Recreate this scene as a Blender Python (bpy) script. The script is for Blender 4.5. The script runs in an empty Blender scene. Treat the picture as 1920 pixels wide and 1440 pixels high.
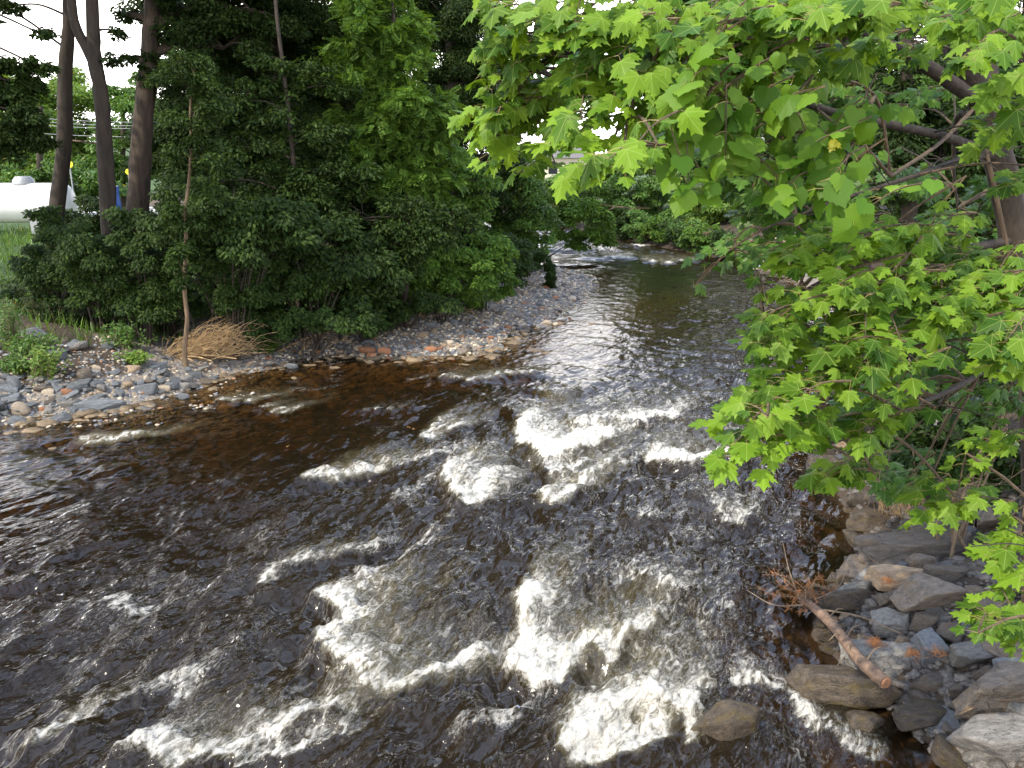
import bpy, bmesh, math, random
import numpy as np
from mathutils import Vector

SEED = 7
random.seed(SEED)
rng = np.random.default_rng(SEED)
SC = bpy.context.scene
COL = SC.collection

# ------------------------------------------------------------------ camera model
H = 4.5                       # eye height over the water, metres
FPX = 1567.0                  # focal length in pixels of the 1920 px photograph
PITCH = math.radians(15.0)
CP, SP = math.cos(PITCH), math.sin(PITCH)


def ray(px, py):
    a, b = (px - 960.0) / FPX, (720.0 - py) / FPX
    return np.array([a, CP + b * SP, -SP + b * CP])


def at(px, py, z=0.0):
    r = ray(px, py)
    t = (z - H) / r[2]
    return np.array([r[0] * t, r[1] * t, z])


def atd(px, py, Y):
    r = ray(px, py)
    t = Y / r[1]
    return np.array([r[0] * t, Y, H + r[2] * t])


def mpp(px, py, Y):
    """metres covered by one photograph pixel at forward distance Y"""
    r = ray(px, py)
    return (Y / r[1]) / FPX


# ------------------------------------------------------------------ noise (vectorised gradient noise)
_perm = rng.permutation(512)
_ga = rng.uniform(0, 2 * np.pi, 512)
_gx, _gy = np.cos(_ga), np.sin(_ga)


def noise2(x, y):
    xi = np.floor(x).astype(np.int64); yi = np.floor(y).astype(np.int64)
    xf = x - xi; yf = y - yi
    u = xf * xf * xf * (xf * (xf * 6 - 15) + 10)
    v = yf * yf * yf * (yf * (yf * 6 - 15) + 10)

    def g(ix, iy, dx, dy):
        h = _perm[(_perm[ix & 511] + iy) & 511]
        return _gx[h] * dx + _gy[h] * dy
    a = g(xi, yi, xf, yf); b = g(xi + 1, yi, xf - 1, yf)
    c = g(xi, yi + 1, xf, yf - 1); d = g(xi + 1, yi + 1, xf - 1, yf - 1)
    return (a + (b - a) * u) * (1 - v) + (c + (d - c) * u) * v * 1.0


def fbm(x, y, o=4, gain=0.5):
    s = 0; a = 1.0
    for k in range(o):
        s = s + a * noise2(x + 17.3 * k, y - 9.1 * k); x = x * 2.03; y = y * 2.03; a *= gain
    return s


def sstep(a, b, x):
    t = np.clip((x - a) / (b - a), 0, 1)
    return t * t * (3 - 2 * t)


# ------------------------------------------------------------------ mesh builder
class MB:
    def __init__(self):
        self.v = []; self.f = []; self.n = 0; self.uv = []; self.m = []

    def add(self, v, f, uv=None, mat=0):
        v = np.asarray(v, dtype=np.float64).reshape(-1, 3); f = np.asarray(f, dtype=np.int64)
        if f.ndim == 1:
            f = f.reshape(1, -1)
        self.v.append(v); self.f.append(f + self.n); self.n += len(v)
        self.m.append(np.full(len(f), mat))
        self.uv.append(np.zeros((len(v), 2)) if uv is None else np.asarray(uv))

    def mesh(self, name, mats, smooth=True, uv=False, attrs=None):
        me = bpy.data.meshes.new(name)
        V = np.concatenate(self.v)
        idx = np.concatenate([f.ravel() for f in self.f])
        tot = np.concatenate([np.full(len(f), f.shape[1]) for f in self.f])
        st = np.concatenate([[0], np.cumsum(tot)[:-1]])
        me.vertices.add(len(V)); me.vertices.foreach_set('co', V.astype(np.float32).ravel())
        me.loops.add(len(idx)); me.loops.foreach_set('vertex_index', idx.astype(np.int32))
        me.polygons.add(len(tot)); me.polygons.foreach_set('loop_start', st.astype(np.int32))
        me.polygons.foreach_set('loop_total', tot.astype(np.int32))
        me.polygons.foreach_set('material_index', np.concatenate(self.m).astype(np.int32))
        me.polygons.foreach_set('use_smooth', np.full(len(tot), smooth))
        if uv:
            U = np.concatenate(self.uv)[idx]
            l = me.uv_layers.new(name='UVMap'); l.data.foreach_set('uv', U.astype(np.float32).ravel())
        for k, a in (attrs or {}).items():
            at_ = me.attributes.new(k, 'FLOAT', 'POINT'); at_.data.foreach_set('value', a.astype(np.float32).ravel())
        for m in (mats if isinstance(mats, (list, tuple)) else [mats]):
            me.materials.append(m)
        me.update(calc_edges=True)
        me.validate()
        return me

    def build(self, name, mats, parent=None, **kw):
        o = bpy.data.objects.new(name, self.mesh(name, mats, **kw)); COL.objects.link(o)
        if parent is not None:
            o.parent = parent
            o.matrix_parent_inverse = parent_inv(parent)
        return o


def parent_inv(p):
    from mathutils import Matrix
    return Matrix.LocRotScale(p.location, p.rotation_euler, p.scale).inverted()


def tag(o, label=None, cat=None, group=None, kind=None):
    if label: o['label'] = label
    if cat: o['category'] = cat
    if group: o['group'] = group
    if kind: o['kind'] = kind
    return o


def empty(name, loc, label, cat, group=None):
    o = bpy.data.objects.new(name, None); COL.objects.link(o)
    o.location = Vector([float(c) for c in loc]); o.empty_display_size = 0.3
    return tag(o, label, cat, group)


def tube(mb, pts, rad, seg=8, mat=0, bark=0.0):
    P = np.asarray(pts, dtype=float); n = len(P)
    R = np.broadcast_to(np.asarray(rad, dtype=float), (n,)) if np.ndim(rad) else np.full(n, float(rad))
    T = np.gradient(P, axis=0); T /= (np.linalg.norm(T, axis=1, keepdims=True) + 1e-9)
    ref = np.array([0.31, 0.17, 0.93]) if abs(T[0] @ np.array([0.31, 0.17, 0.93])) < 0.9 else np.array([1.0, 0, 0])
    U = np.cross(T, ref); U /= (np.linalg.norm(U, axis=1, keepdims=True) + 1e-9)
    W = np.cross(T, U)
    a = np.linspace(0, 2 * np.pi, seg, endpoint=False)
    rr = R[:, None] * (1 + (bark * rng.standard_normal((n, seg)) if bark else 0))
    V = P[:, None, :] + rr[..., None] * (np.cos(a)[None, :, None] * U[:, None, :] + np.sin(a)[None, :, None] * W[:, None, :])
    V = V.reshape(-1, 3)
    i = np.arange(n - 1)[:, None] * seg; j = np.arange(seg)[None, :]; j2 = (j + 1) % seg
    F = np.stack([i + j, i + j2, i + seg + j2, i + seg + j], axis=-1).reshape(-1, 4)
    mb.add(V, F, mat=mat)
    mb.add(V[:seg][::-1].copy(), np.arange(seg)[None, :], mat=mat)
    mb.add(V[-seg:].copy(), np.arange(seg)[None, :], mat=mat)


def spline(pts, n=24):
    P = np.asarray(pts, dtype=float)
    if len(P) < 3:
        t = np.linspace(0, 1, n)[:, None]
        return P[0] * (1 - t) + P[-1] * t
    Q = np.vstack([2 * P[0] - P[1], P, 2 * P[-1] - P[-2]])
    out = []
    m = len(P) - 1
    for s in np.linspace(0, m - 1e-6, n):
        k = int(s); t = s - k
        p0, p1, p2, p3 = Q[k:k + 4]
        out.append(0.5 * ((2 * p1) + (-p0 + p2) * t + (2 * p0 - 5 * p1 + 4 * p2 - p3) * t * t + (-p0 + 3 * p1 - 3 * p2 + p3) * t ** 3))
    return np.array(out)


# ------------------------------------------------------------------ materials
def new_mat(name):
    m = bpy.data.materials.new(name); m.use_nodes = True
    nt = m.node_tree; nt.nodes.clear()
    out = nt.nodes.new('ShaderNodeOutputMaterial')
    return m, nt, out


def N(nt, t, **kw):
    n = nt.nodes.new(t)
    for k, v in kw.items():
        if k.startswith('i_'):
            n.inputs[k[2:].replace('_', ' ')].default_value = v
        else:
            setattr(n, k, v)
    return n


def math_(nt, op, a, b=None, c=None, clamp=False):
    n = nt.nodes.new('ShaderNodeMath'); n.operation = op; n.use_clamp = clamp
    for i, s in enumerate((a, b, c)):
        if s is None: continue
        if hasattr(s, 'links') or hasattr(s, 'is_output'):
            nt.links.new(s, n.inputs[i])
        else:
            n.inputs[i].default_value = s
    return n.outputs[0]


def ramp(nt, fac, stops, interp='LINEAR'):
    n = nt.nodes.new('ShaderNodeValToRGB'); n.color_ramp.interpolation = interp
    el = n.color_ramp.elements
    while len(el) < len(stops): el.new(0.5)
    for e, (p, c) in zip(el, stops):
        e.position = p; e.color = (*c, 1) if len(c) == 3 else c
    nt.links.new(fac, n.inputs['Fac'])
    return n.outputs['Color']


def mixc(nt, fac, a, b):
    n = nt.nodes.new('ShaderNodeMix'); n.data_type = 'RGBA'
    for s, i in ((fac, 0), (a, 6), (b, 7)):
        if hasattr(s, 'is_output'): nt.links.new(s, n.inputs[i])
        elif i == 0: n.inputs[i].default_value = s
        else: n.inputs[i].default_value = (*s, 1)
    return n.outputs[2]


def mapr(nt, v, a, b, c=0.0, d=1.0, smooth=False):
    n = nt.nodes.new('ShaderNodeMapRange'); n.clamp = True
    if smooth: n.interpolation_type = 'SMOOTHSTEP'
    nt.links.new(v, n.inputs['Value'])
    for k, x in (('From Min', a), ('From Max', b), ('To Min', c), ('To Max', d)): n.inputs[k].default_value = x
    return n.outputs['Result']


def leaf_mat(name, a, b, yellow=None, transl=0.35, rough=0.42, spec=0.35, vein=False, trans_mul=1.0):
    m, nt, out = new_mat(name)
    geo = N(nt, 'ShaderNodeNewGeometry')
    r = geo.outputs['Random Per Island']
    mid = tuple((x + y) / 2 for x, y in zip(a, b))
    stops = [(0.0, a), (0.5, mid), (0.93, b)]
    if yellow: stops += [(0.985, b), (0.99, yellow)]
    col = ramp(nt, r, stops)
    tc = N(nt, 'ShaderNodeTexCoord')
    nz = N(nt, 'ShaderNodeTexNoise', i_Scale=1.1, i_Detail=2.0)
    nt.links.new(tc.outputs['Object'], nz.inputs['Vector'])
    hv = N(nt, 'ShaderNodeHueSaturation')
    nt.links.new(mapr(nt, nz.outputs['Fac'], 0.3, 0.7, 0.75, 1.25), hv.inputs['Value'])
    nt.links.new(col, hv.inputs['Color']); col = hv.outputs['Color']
    if vein:
        uv = N(nt, 'ShaderNodeUVMap'); sp = N(nt, 'ShaderNodeSeparateXYZ')
        nt.links.new(uv.outputs['UV'], sp.inputs['Vector'])
        x = math_(nt, 'ABSOLUTE', sp.outputs['X']); y = sp.outputs['Y']
        # distance to the midrib and to the two side veins, all springing from (0, 0.02)
        d0 = x
        y2 = math_(nt, 'SUBTRACT', y, 0.02)
        d1 = math_(nt, 'ABSOLUTE', math_(nt, 'SUBTRACT', math_(nt, 'MULTIPLY', x, 0.55), math_(nt, 'MULTIPLY', y2, 0.83)))
        d2 = math_(nt, 'ABSOLUTE', math_(nt, 'ADD', math_(nt, 'MULTIPLY', x, 0.12), math_(nt, 'MULTIPLY', y2, 0.99)))
        dd = math_(nt, 'MINIMUM', math_(nt, 'MINIMUM', d0, d1), d2)
        col = mixc(nt, mapr(nt, dd, 0.0, 0.022, 0.45, 0.0), col, (0.36, 0.46, 0.12))
    p = N(nt, 'ShaderNodeBsdfPrincipled'); p.inputs['Roughness'].default_value = rough
    p.inputs['Specular IOR Level'].default_value = spec
    nt.links.new(col, p.inputs['Base Color'])
    t = N(nt, 'ShaderNodeBsdfTranslucent')
    tcol = N(nt, 'ShaderNodeMix', data_type='RGBA', blend_type='MULTIPLY'); tcol.inputs[0].default_value = 1
    nt.links.new(col, tcol.inputs[6]); tcol.inputs[7].default_value = (1.5 * trans_mul, 1.35 * trans_mul, 0.55 * trans_mul, 1)
    nt.links.new(tcol.outputs[2], t.inputs['Color'])
    mx = N(nt, 'ShaderNodeMixShader'); mx.inputs[0].default_value = transl
    nt.links.new(p.outputs[0], mx.inputs[1]); nt.links.new(t.outputs[0], mx.inputs[2])
    nt.links.new(mx.outputs[0], out.inputs['Surface'])
    return m


def bark_mat(name, a, b, scale=9.0, stretch=0.18, rough=0.85, bump=0.6):
    m, nt, out = new_mat(name)
    tc = N(nt, 'ShaderNodeTexCoord'); mp = N(nt, 'ShaderNodeMapping'); mp.inputs['Scale'].default_value = (1, 1, stretch)
    nt.links.new(tc.outputs['Object'], mp.inputs['Vector'])
    nz = N(nt, 'ShaderNodeTexNoise', i_Scale=scale, i_Detail=6.0, i_Roughness=0.65)
    nt.links.new(mp.outputs[0], nz.inputs['Vector'])
    col = ramp(nt, nz.outputs['Fac'], [(0.3, a), (0.7, b)])
    p = N(nt, 'ShaderNodeBsdfPrincipled'); p.inputs['Roughness'].default_value = rough
    nt.links.new(col, p.inputs['Base Color'])
    bp = N(nt, 'ShaderNodeBump', i_Strength=bump, i_Distance=0.07); nt.links.new(nz.outputs['Fac'], bp.inputs['Height'])
    nt.links.new(bp.outputs[0], p.inputs['Normal'])
    nt.links.new(p.outputs[0], out.inputs['Surface'])
    return m


def stone_mat(name, a, b, rough=0.75, scale=5.0, patch=None, island=False, layer=False):
    m, nt, out = new_mat(name)
    tc = N(nt, 'ShaderNodeTexCoord')
    oi = N(nt, 'ShaderNodeObjectInfo')
    geo = N(nt, 'ShaderNodeNewGeometry')
    add = N(nt, 'ShaderNodeVectorMath', operation='ADD'); nt.links.new(tc.outputs['Object'], add.inputs[0])
    sc = N(nt, 'ShaderNodeVectorMath', operation='SCALE'); sc.inputs[0].default_value = (37.0, 11.0, 23.0)
    nt.links.new(oi.outputs['Random'], sc.inputs['Scale']); nt.links.new(sc.outputs[0], add.inputs[1])
    vec = add.outputs[0]
    n1 = N(nt, 'ShaderNodeTexNoise', i_Scale=scale, i_Detail=8.0, i_Roughness=0.65); nt.links.new(vec, n1.inputs['Vector'])
    n2 = N(nt, 'ShaderNodeTexNoise', i_Scale=scale * 9, i_Detail=4.0); nt.links.new(vec, n2.inputs['Vector'])
    f = math_(nt, 'ADD', math_(nt, 'MULTIPLY', n1.outputs['Fac'], 0.55), math_(nt, 'MULTIPLY', n2.outputs['Fac'], 0.45))
    col = ramp(nt, f, [(0.37, a), (0.62, b)])
    if patch:
        n3 = N(nt, 'ShaderNodeTexNoise', i_Scale=scale * 0.55, i_Detail=5.0); nt.links.new(vec, n3.inputs['Vector'])
        col = mixc(nt, mapr(nt, n3.outputs['Fac'], 0.52, 0.66, 0, 0.75), col, patch)
    # fine dark cracks and lichen specks
    wn = N(nt, 'ShaderNodeMix', data_type='VECTOR'); wn.inputs[0].default_value = 0.25
    nt.links.new(vec, wn.inputs[4]); nt.links.new(n1.outputs['Color'], wn.inputs[5])
    cr = N(nt, 'ShaderNodeTexVoronoi', feature='DISTANCE_TO_EDGE', i_Scale=2.2); nt.links.new(wn.outputs[1], cr.inputs['Vector'])
    crack = mapr(nt, cr.outputs['Distance'], 0.0, 0.018, 0.6 if layer else 0.25, 0.0)
    col = mixc(nt, crack, col, tuple(x * 0.3 for x in a))
    li = N(nt, 'ShaderNodeTexNoise', i_Scale=scale * 4.5, i_Detail=3.0); nt.links.new(vec, li.inputs['Vector'])
    col = mixc(nt, mapr(nt, li.outputs['Fac'], 0.66, 0.72, 0.0, 0.45), col, tuple(min(0.6, x * 1.5) for x in b))
    hs = N(nt, 'ShaderNodeHueSaturation'); nt.links.new(col, hs.inputs['Color'])
    rnd = geo.outputs['Random Per Island'] if island else oi.outputs['Random']
    nt.links.new(mapr(nt, rnd, 0, 1, 0.7, 1.3), hs.inputs['Value'])
    p = N(nt, 'ShaderNodeBsdfPrincipled'); p.inputs['Roughness'].default_value = rough
    nt.links.new(hs.outputs[0], p.inputs['Base Color'])
    hgt = n1.outputs['Fac']
    if layer:
        mp = N(nt, 'ShaderNodeMapping'); mp.inputs['Scale'].default_value = (0.8, 0.8, 3.5); mp.inputs['Rotation'].default_value = (0.12, 0.1, 0)
        nt.links.new(vec, mp.inputs['Vector'])
        n4 = N(nt, 'ShaderNodeTexNoise', i_Scale=scale * 1.3, i_Detail=6.0); nt.links.new(mp.outputs[0], n4.inputs['Vector'])
        hgt = math_(nt, 'ADD', hgt, math_(nt, 'MULTIPLY', n4.outputs['Fac'], 0.5))
    hgt = math_(nt, 'SUBTRACT', math_(nt, 'ADD', hgt, math_(nt, 'MULTIPLY', n2.outputs['Fac'], 0.45)), math_(nt, 'MULTIPLY', crack, 0.5))
    bp = N(nt, 'ShaderNodeBump', i_Strength=0.75, i_Distance=0.04); nt.links.new(hgt, bp.inputs['Height'])
    nt.links.new(bp.outputs[0], p.inputs['Normal'])
    nt.links.new(p.outputs[0], out.inputs['Surface'])
    return m


def plain_mat(name, c, rough=0.6, metal=0.0, var=0.12, scale=14):
    m, nt, out = new_mat(name)
    tc = N(nt, 'ShaderNodeTexCoord')
    nz = N(nt, 'ShaderNodeTexNoise', i_Scale=scale, i_Detail=5.0); nt.links.new(tc.outputs['Object'], nz.inputs['Vector'])
    col = ramp(nt, nz.outputs['Fac'], [(0.3, tuple(x * (1 - var) for x in c)), (0.7, tuple(min(1, x * (1 + var)) for x in c))])
    p = N(nt, 'ShaderNodeBsdfPrincipled'); p.inputs['Roughness'].default_value = rough; p.inputs['Metallic'].default_value = metal
    nt.links.new(col, p.inputs['Base Color']); nt.links.new(p.outputs[0], out.inputs['Surface'])
    return m


M = {}
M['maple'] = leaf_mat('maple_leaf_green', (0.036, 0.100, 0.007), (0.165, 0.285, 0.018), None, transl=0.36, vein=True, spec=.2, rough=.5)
M['maple_shaded'] = leaf_mat('maple_leaf_shaded', (0.030, 0.085, 0.012), (0.085, 0.19, 0.024), None, transl=0.36, vein=True)  # darker copy of the maple leaf, under-canopy shade put into its colour
M['grape'] = leaf_mat('grape_leaf_green', (0.052, 0.130, 0.011), (0.145, 0.265, 0.024), None, transl=0.36, spec=.2, rough=.5)
M['broad'] = leaf_mat('broad_leaf_shaded', (0.014, 0.033, 0.008), (0.047, 0.083, 0.015), None, transl=0.28, spec=.18, rough=.55)  # leaf albedo lowered to paint in the shade of the thicket
M['needle'] = leaf_mat('shaded_canopy_leaf', (0.013, 0.028, 0.007), (0.036, 0.064, 0.013), None, transl=0.24, spec=.15, rough=.6)  # low albedo stands in for shade in the tree mass and back woods
M['locust'] = leaf_mat('locust_leaflet', (0.040, 0.095, 0.014), (0.12, 0.21, 0.030), None, transl=0.32, spec=.18, rough=.55)
M['mid'] = leaf_mat('willow_green_leaf', (0.050, 0.115, 0.020), (0.120, 0.220, 0.040), (0.25, 0.25, 0.04), transl=0.35)
M['sunny'] = leaf_mat('yellow_green_leaf', (0.09, 0.18, 0.03), (0.20, 0.30, 0.05), (0.3, 0.3, 0.06), transl=0.4)
M['grass'] = leaf_mat('grass_blade', (0.06, 0.13, 0.02), (0.14, 0.24, 0.04), (0.3, 0.25, 0.08), transl=0.3)
M['amber'] = stone_mat('amber_sunken_stone', (0.22, 0.10, 0.015), (0.50, 0.26, 0.05), 0.6, 5)
M['leaf_yellow'] = leaf_mat('yellowed_leaf', (0.26, 0.28, 0.02), (0.36, 0.36, 0.03), None, transl=0.4)
M['bark'] = bark_mat('brown_bark', (0.020, 0.014, 0.010), (0.080, 0.056, 0.038))
M['bark_dark'] = bark_mat('dark_bark', (0.015, 0.011, 0.008), (0.055, 0.040, 0.028))
M['bark_tan'] = bark_mat('tan_bark', (0.055, 0.036, 0.021), (0.21, 0.145, 0.085), scale=14)
M['bark_log'] = bark_mat('reddish_log_bark', (0.09, 0.055, 0.036), (0.31, 0.20, 0.13), scale=16, stretch=1.0)
M['endgrain'] = plain_mat('cut_wood_end', (0.20, 0.10, 0.05), 0.8, var=0.4, scale=30)
M['twig'] = bark_mat('grey_twig', (0.10, 0.07, 0.045), (0.26, 0.19, 0.12), scale=20)
M['maple_twig'] = bark_mat('brown_maple_twig', (0.05, 0.035, 0.022), (0.15, 0.10, 0.06), scale=20)
M['petiole'] = plain_mat('reddish_petiole', (0.22, 0.16, 0.05), 0.5, var=0.3)
M['straw'] = plain_mat('dry_straw_stem', (0.38, 0.26, 0.13), 0.7, var=0.45, scale=9)
M['needles_dead'] = plain_mat('dead_orange_needles', (0.42, 0.17, 0.05), 0.7, var=0.4, scale=30)
M['slate'] = stone_mat('slate_blue_grey', (0.080, 0.088, 0.094), (0.195, 0.205, 0.210), 0.7, 4, layer=True)
M['greyrock'] = stone_mat('brown_grey_rock', (0.060, 0.048, 0.036), (0.185, 0.150, 0.115), 0.6, 4, patch=(0.13, 0.09, 0.05), layer=True)
M['lightrock'] = stone_mat('pale_grey_rock', (0.10, 0.094, 0.082), (0.29, 0.27, 0.24), 0.65, 4, layer=True)
M['tanrock'] = stone_mat('tan_rock', (0.20, 0.14, 0.085), (0.42, 0.31, 0.20), 0.7, 5)
M['cream'] = stone_mat('cream_cobble', (0.32, 0.25, 0.17), (0.58, 0.48, 0.36), 0.7, 5)
M['rust'] = stone_mat('rusty_orange_cobble', (0.20, 0.075, 0.035), (0.42, 0.20, 0.09), 0.65, 5)
M['wetrock'] = stone_mat('wet_dark_rock', (0.030, 0.024, 0.018), (0.105, 0.078, 0.050), 0.16, 4, patch=(0.085, 0.060, 0.016))
M['darkchips'] = stone_mat('dark_rock_chips', (0.045, 0.040, 0.034), (0.17, 0.15, 0.13), 0.7, 6, island=True)
M['bedstone'] = stone_mat('amber_bed_stone', (0.085, 0.060, 0.034), (0.27, 0.195, 0.110), 0.6, 6, island=True)
M['white'] = plain_mat('white_tank_paint', (0.80, 0.80, 0.80), 0.35, var=0.04, scale=2)
M['greypaint'] = plain_mat('grey_metal', (0.32, 0.33, 0.34), 0.5, 0.3)
M['yellow'] = plain_mat('bright_yellow_paint', (0.80, 0.72, 0.03), 0.5, var=0.05)
M['blue'] = plain_mat('blue_plastic', (0.06, 0.16, 0.55), 0.4, var=0.08)
M['darkcar'] = plain_mat('dark_car_paint', (0.02, 0.022, 0.026), 0.2, var=0.05)
M['glass'] = plain_mat('dark_window_glass', (0.03, 0.035, 0.04), 0.05)
M['wire'] = plain_mat('pale_cable', (0.35, 0.35, 0.36), 0.5)
M['wall'] = plain_mat('cream_house_wall', (0.72, 0.64, 0.50), 0.8, var=0.06)
M['roof'] = plain_mat('grey_shingle_roof', (0.16, 0.15, 0.15), 0.9, var=0.25, scale=30)


def gravel_island_mat():
    m, nt, out = new_mat('mixed_gravel')  # stone tones lifted toward cream so the tree-shaded bar looks sunlit
    geo = N(nt, 'ShaderNodeNewGeometry')
    col = ramp(nt, geo.outputs['Random Per Island'],
               [(0.0, (0.11, 0.12, 0.13)), (0.2, (0.23, 0.235, 0.24)), (0.42, (0.26, 0.21, 0.155)), (0.6, (0.40, 0.33, 0.235)),
                (0.78, (0.54, 0.46, 0.34)), (0.95, (0.27, 0.15, 0.085)), (0.98, (0.50, 0.47, 0.41))], 'CONSTANT')
    tc = N(nt, 'ShaderNodeTexCoord'); nz = N(nt, 'ShaderNodeTexNoise', i_Scale=30.0, i_Detail=4.0)
    nt.links.new(tc.outputs['Object'], nz.inputs['Vector'])
    hs = N(nt, 'ShaderNodeHueSaturation'); nt.links.new(col, hs.inputs['Color'])
    nt.links.new(mapr(nt, nz.outputs['Fac'], 0.3, 0.7, 0.75, 1.2), hs.inputs['Value'])
    p = N(nt, 'ShaderNodeBsdfPrincipled'); p.inputs['Roughness'].default_value = 0.75
    nt.links.new(hs.outputs[0], p.inputs['Base Color']); nt.links.new(p.outputs[0], out.inputs['Surface'])
    return m


M['gravel'] = gravel_island_mat()

# ------------------------------------------------------------------ river outline and terrain height
LB_px = [(0, 800), (60, 782), (200, 768), (340, 738), (400, 708), (480, 690), (560, 674), (650, 662), (720, 664), (830, 669),
         (935, 651), (962, 617), (1030, 605), (1080, 562), (1117, 540), (1100, 516), (1040, 503), (985, 492), (900, 474), (760, 455)]
RB_px = [(1770, 1440), (1700, 1365), (1610, 1275), (1520, 1195), (1525, 1130), (1600, 1040), (1590, 960), (1545, 900), (1560, 820), (1590, 720), (1590, 640),
         (1560, 580), (1520, 545), (1470, 512), (1400, 497), (1330, 482), (1230, 462), (1150, 446), (1080, 430), (980, 418), (850, 408)]
LB = np.array([(-15, -40), (-14, -8), (-12.6, 2), (-10.8, 9)] + [tuple(at(*p)[:2]) for p in LB_px] + [(-32, 60), (-80, 75)])
RB = np.array([(4.6, -40), (4.2, -8), (3.7, 2)] + [tuple(at(*p)[:2]) for p in RB_px] + [(-40, 88), (-80, 98)])
POLY = np.vstack([LB, RB[::-1]])


def polydist(P, L):
    best = np.full(len(P), 1e9)
    for a, b in zip(L[:-1], L[1:]):
        ab = b - a; t = np.clip(((P - a) @ ab) / (ab @ ab), 0, 1)
        best = np.minimum(best, np.hypot(P[:, 0] - a[0] - t * ab[0], P[:, 1] - a[1] - t * ab[1]))
    return best


def inside(P, Q):
    c = np.zeros(len(P), bool); n = len(Q)
    for i in range(n):
        a, b = Q[i], Q[i - 1]
        if a[1] == b[1]: continue
        m = ((a[1] > P[:, 1]) != (b[1] > P[:, 1])) & (P[:, 0] < (b[0] - a[0]) * (P[:, 1] - a[1]) / (b[1] - a[1]) + a[0])
        c ^= m
    return c


def terrain(P, detail=True):
    """height, distance to left bank, distance to right bank, in-river mask"""
    P = np.atleast_2d(P).astype(float)
    dl, dr = polydist(P, LB), polydist(P, RB)
    ins = inside(P, POLY)
    y = P[:, 1]
    # left bank: rocky slope close by, low gravel bar between 18 and 37 m, earth bank behind
    bar = sstep(17.0, 20.0, y) * (1 - sstep(38, 44, y))
    bw = 0.4 + 3.6 * bar
    sl = 0.30 - 0.23 * bar
    hl = np.minimum(dl, bw) * sl + np.clip(dl - bw, 0, None) * (0.30 + 0.10 * bar)
    hl = 2.0 * (1 - np.exp(-hl / 2.0 * 1.25))
    hr_near = np.clip(dr * 0.50, 0, None)
    far = sstep(26, 40, y)
    hr = hr_near * (1 - far) + far * np.clip(dr - 0.3, 0, None) * 0.42
    hr = 2.3 * (1 - np.exp(-hr / 2.3))
    hill = 3.5 * sstep(60, 200, y) + 0.05 * np.clip(-P[:, 0] - 40, 0, 60) * sstep(20, 70, y)
    out = np.where(dl < dr, hl, hr) + hill * sstep(4, 30, np.minimum(dl, dr))
    dmin = np.minimum(dl, dr)
    bed = -np.minimum(0.55, np.where(dl < dr, 0.03 + 0.055 * dl, 0.05 + 0.25 * dr))
    z = np.where(ins, bed, out)
    if detail:
        n = 0.10 * fbm(P[:, 0] * 0.7, P[:, 1] * 0.7, 3) + 0.035 * fbm(P[:, 0] * 3.1, P[:, 1] * 3.1, 3)
        z = z + n * np.where(ins, 0.5, sstep(0, 1.2, dmin) * 0.9 + 0.12)
    return z, dl, dr, ins


def gz(x, y):
    return float(terrain(np.array([[x, y]]))[0][0])


def ghit(px, py, lift=0.0):
    """point where the sight line through a photograph pixel meets the terrain"""
    r = ray(px, py)
    t = np.linspace(3, 70, 700)
    P = np.outer(t, r[:2]); z = H + t * r[2]
    h = np.maximum(terrain(P)[0], 0.0) + lift
    k = np.argmax(z < h)
    if z[k] >= h[k]: k = len(t) - 1
    return np.array([P[k, 0], P[k, 1], h[k]])


def ghits(px, py):
    R = np.stack([(px - 960.0) / FPX, CP + (720.0 - py) / FPX * SP, -SP + (720.0 - py) / FPX * CP], 1)
    t = (0.0 - H) / R[:, 2]
    for _ in range(14):
        P = R[:, :2] * t[:, None]
        h = np.maximum(terrain(P, False)[0], 0.0)
        t = 0.4 * t + 0.6 * (h - H) / R[:, 2]
    P = R[:, :2] * t[:, None]
    return np.column_stack([P, np.maximum(terrain(P)[0], -0.02)])


def axis(parts):
    out = []
    for a, b, s in parts:
        out.append(np.arange(a, b, s))
    return np.concatenate(out + [[parts[-1][1]]])


gx = axis([(-260, -60, 12), (-60, -24, 2), (-24, -14, 0.5), (-14, 8, 0.11), (8, 16, 0.4), (16, 60, 2), (60, 260, 12)])
gy = axis([(-60, -6, 3), (-6, 3, 0.6), (3, 20, 0.11), (20, 40, 0.2), (40, 70, 0.6), (70, 130, 4), (130, 420, 15)])
GX, GY = np.meshgrid(gx, gy)
GP = np.column_stack([GX.ravel(), GY.ravel()])
Z, DL, DR, INS = terrain(GP)
mb = MB()
nx, ny = len(gx), len(gy)
ii = (np.arange(ny - 1)[:, None] * nx + np.arange(nx - 1)[None, :]).ravel()
mb.add(np.column_stack([GP, Z]), np.stack([ii, ii + 1, ii + nx + 1, ii + nx], 1))
bar_w = (sstep(16.5, 19, GP[:, 1]) * (1 - sstep(37, 42, GP[:, 1]))) * (DL < DR)
gravel = np.where(INS, 1.0, 1 - sstep(0.5 + 2.4 * bar_w, 1.6 + 3.4 * bar_w, np.minimum(DL, DR)))
gravel = np.where((DR < DL) & ((GP[:, 1] < 26) | (GP[:, 0] < 0.275 * GP[:, 1])), 0.0, gravel)  # right bank kept to dark soil, standing in for shade between its rocks
grassy = np.where(INS, 0.0, sstep(3.2, 6.0, np.minimum(DL, DR))) * ((GP[:, 0] < -7.5) | (GP[:, 1] > 55))


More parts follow.
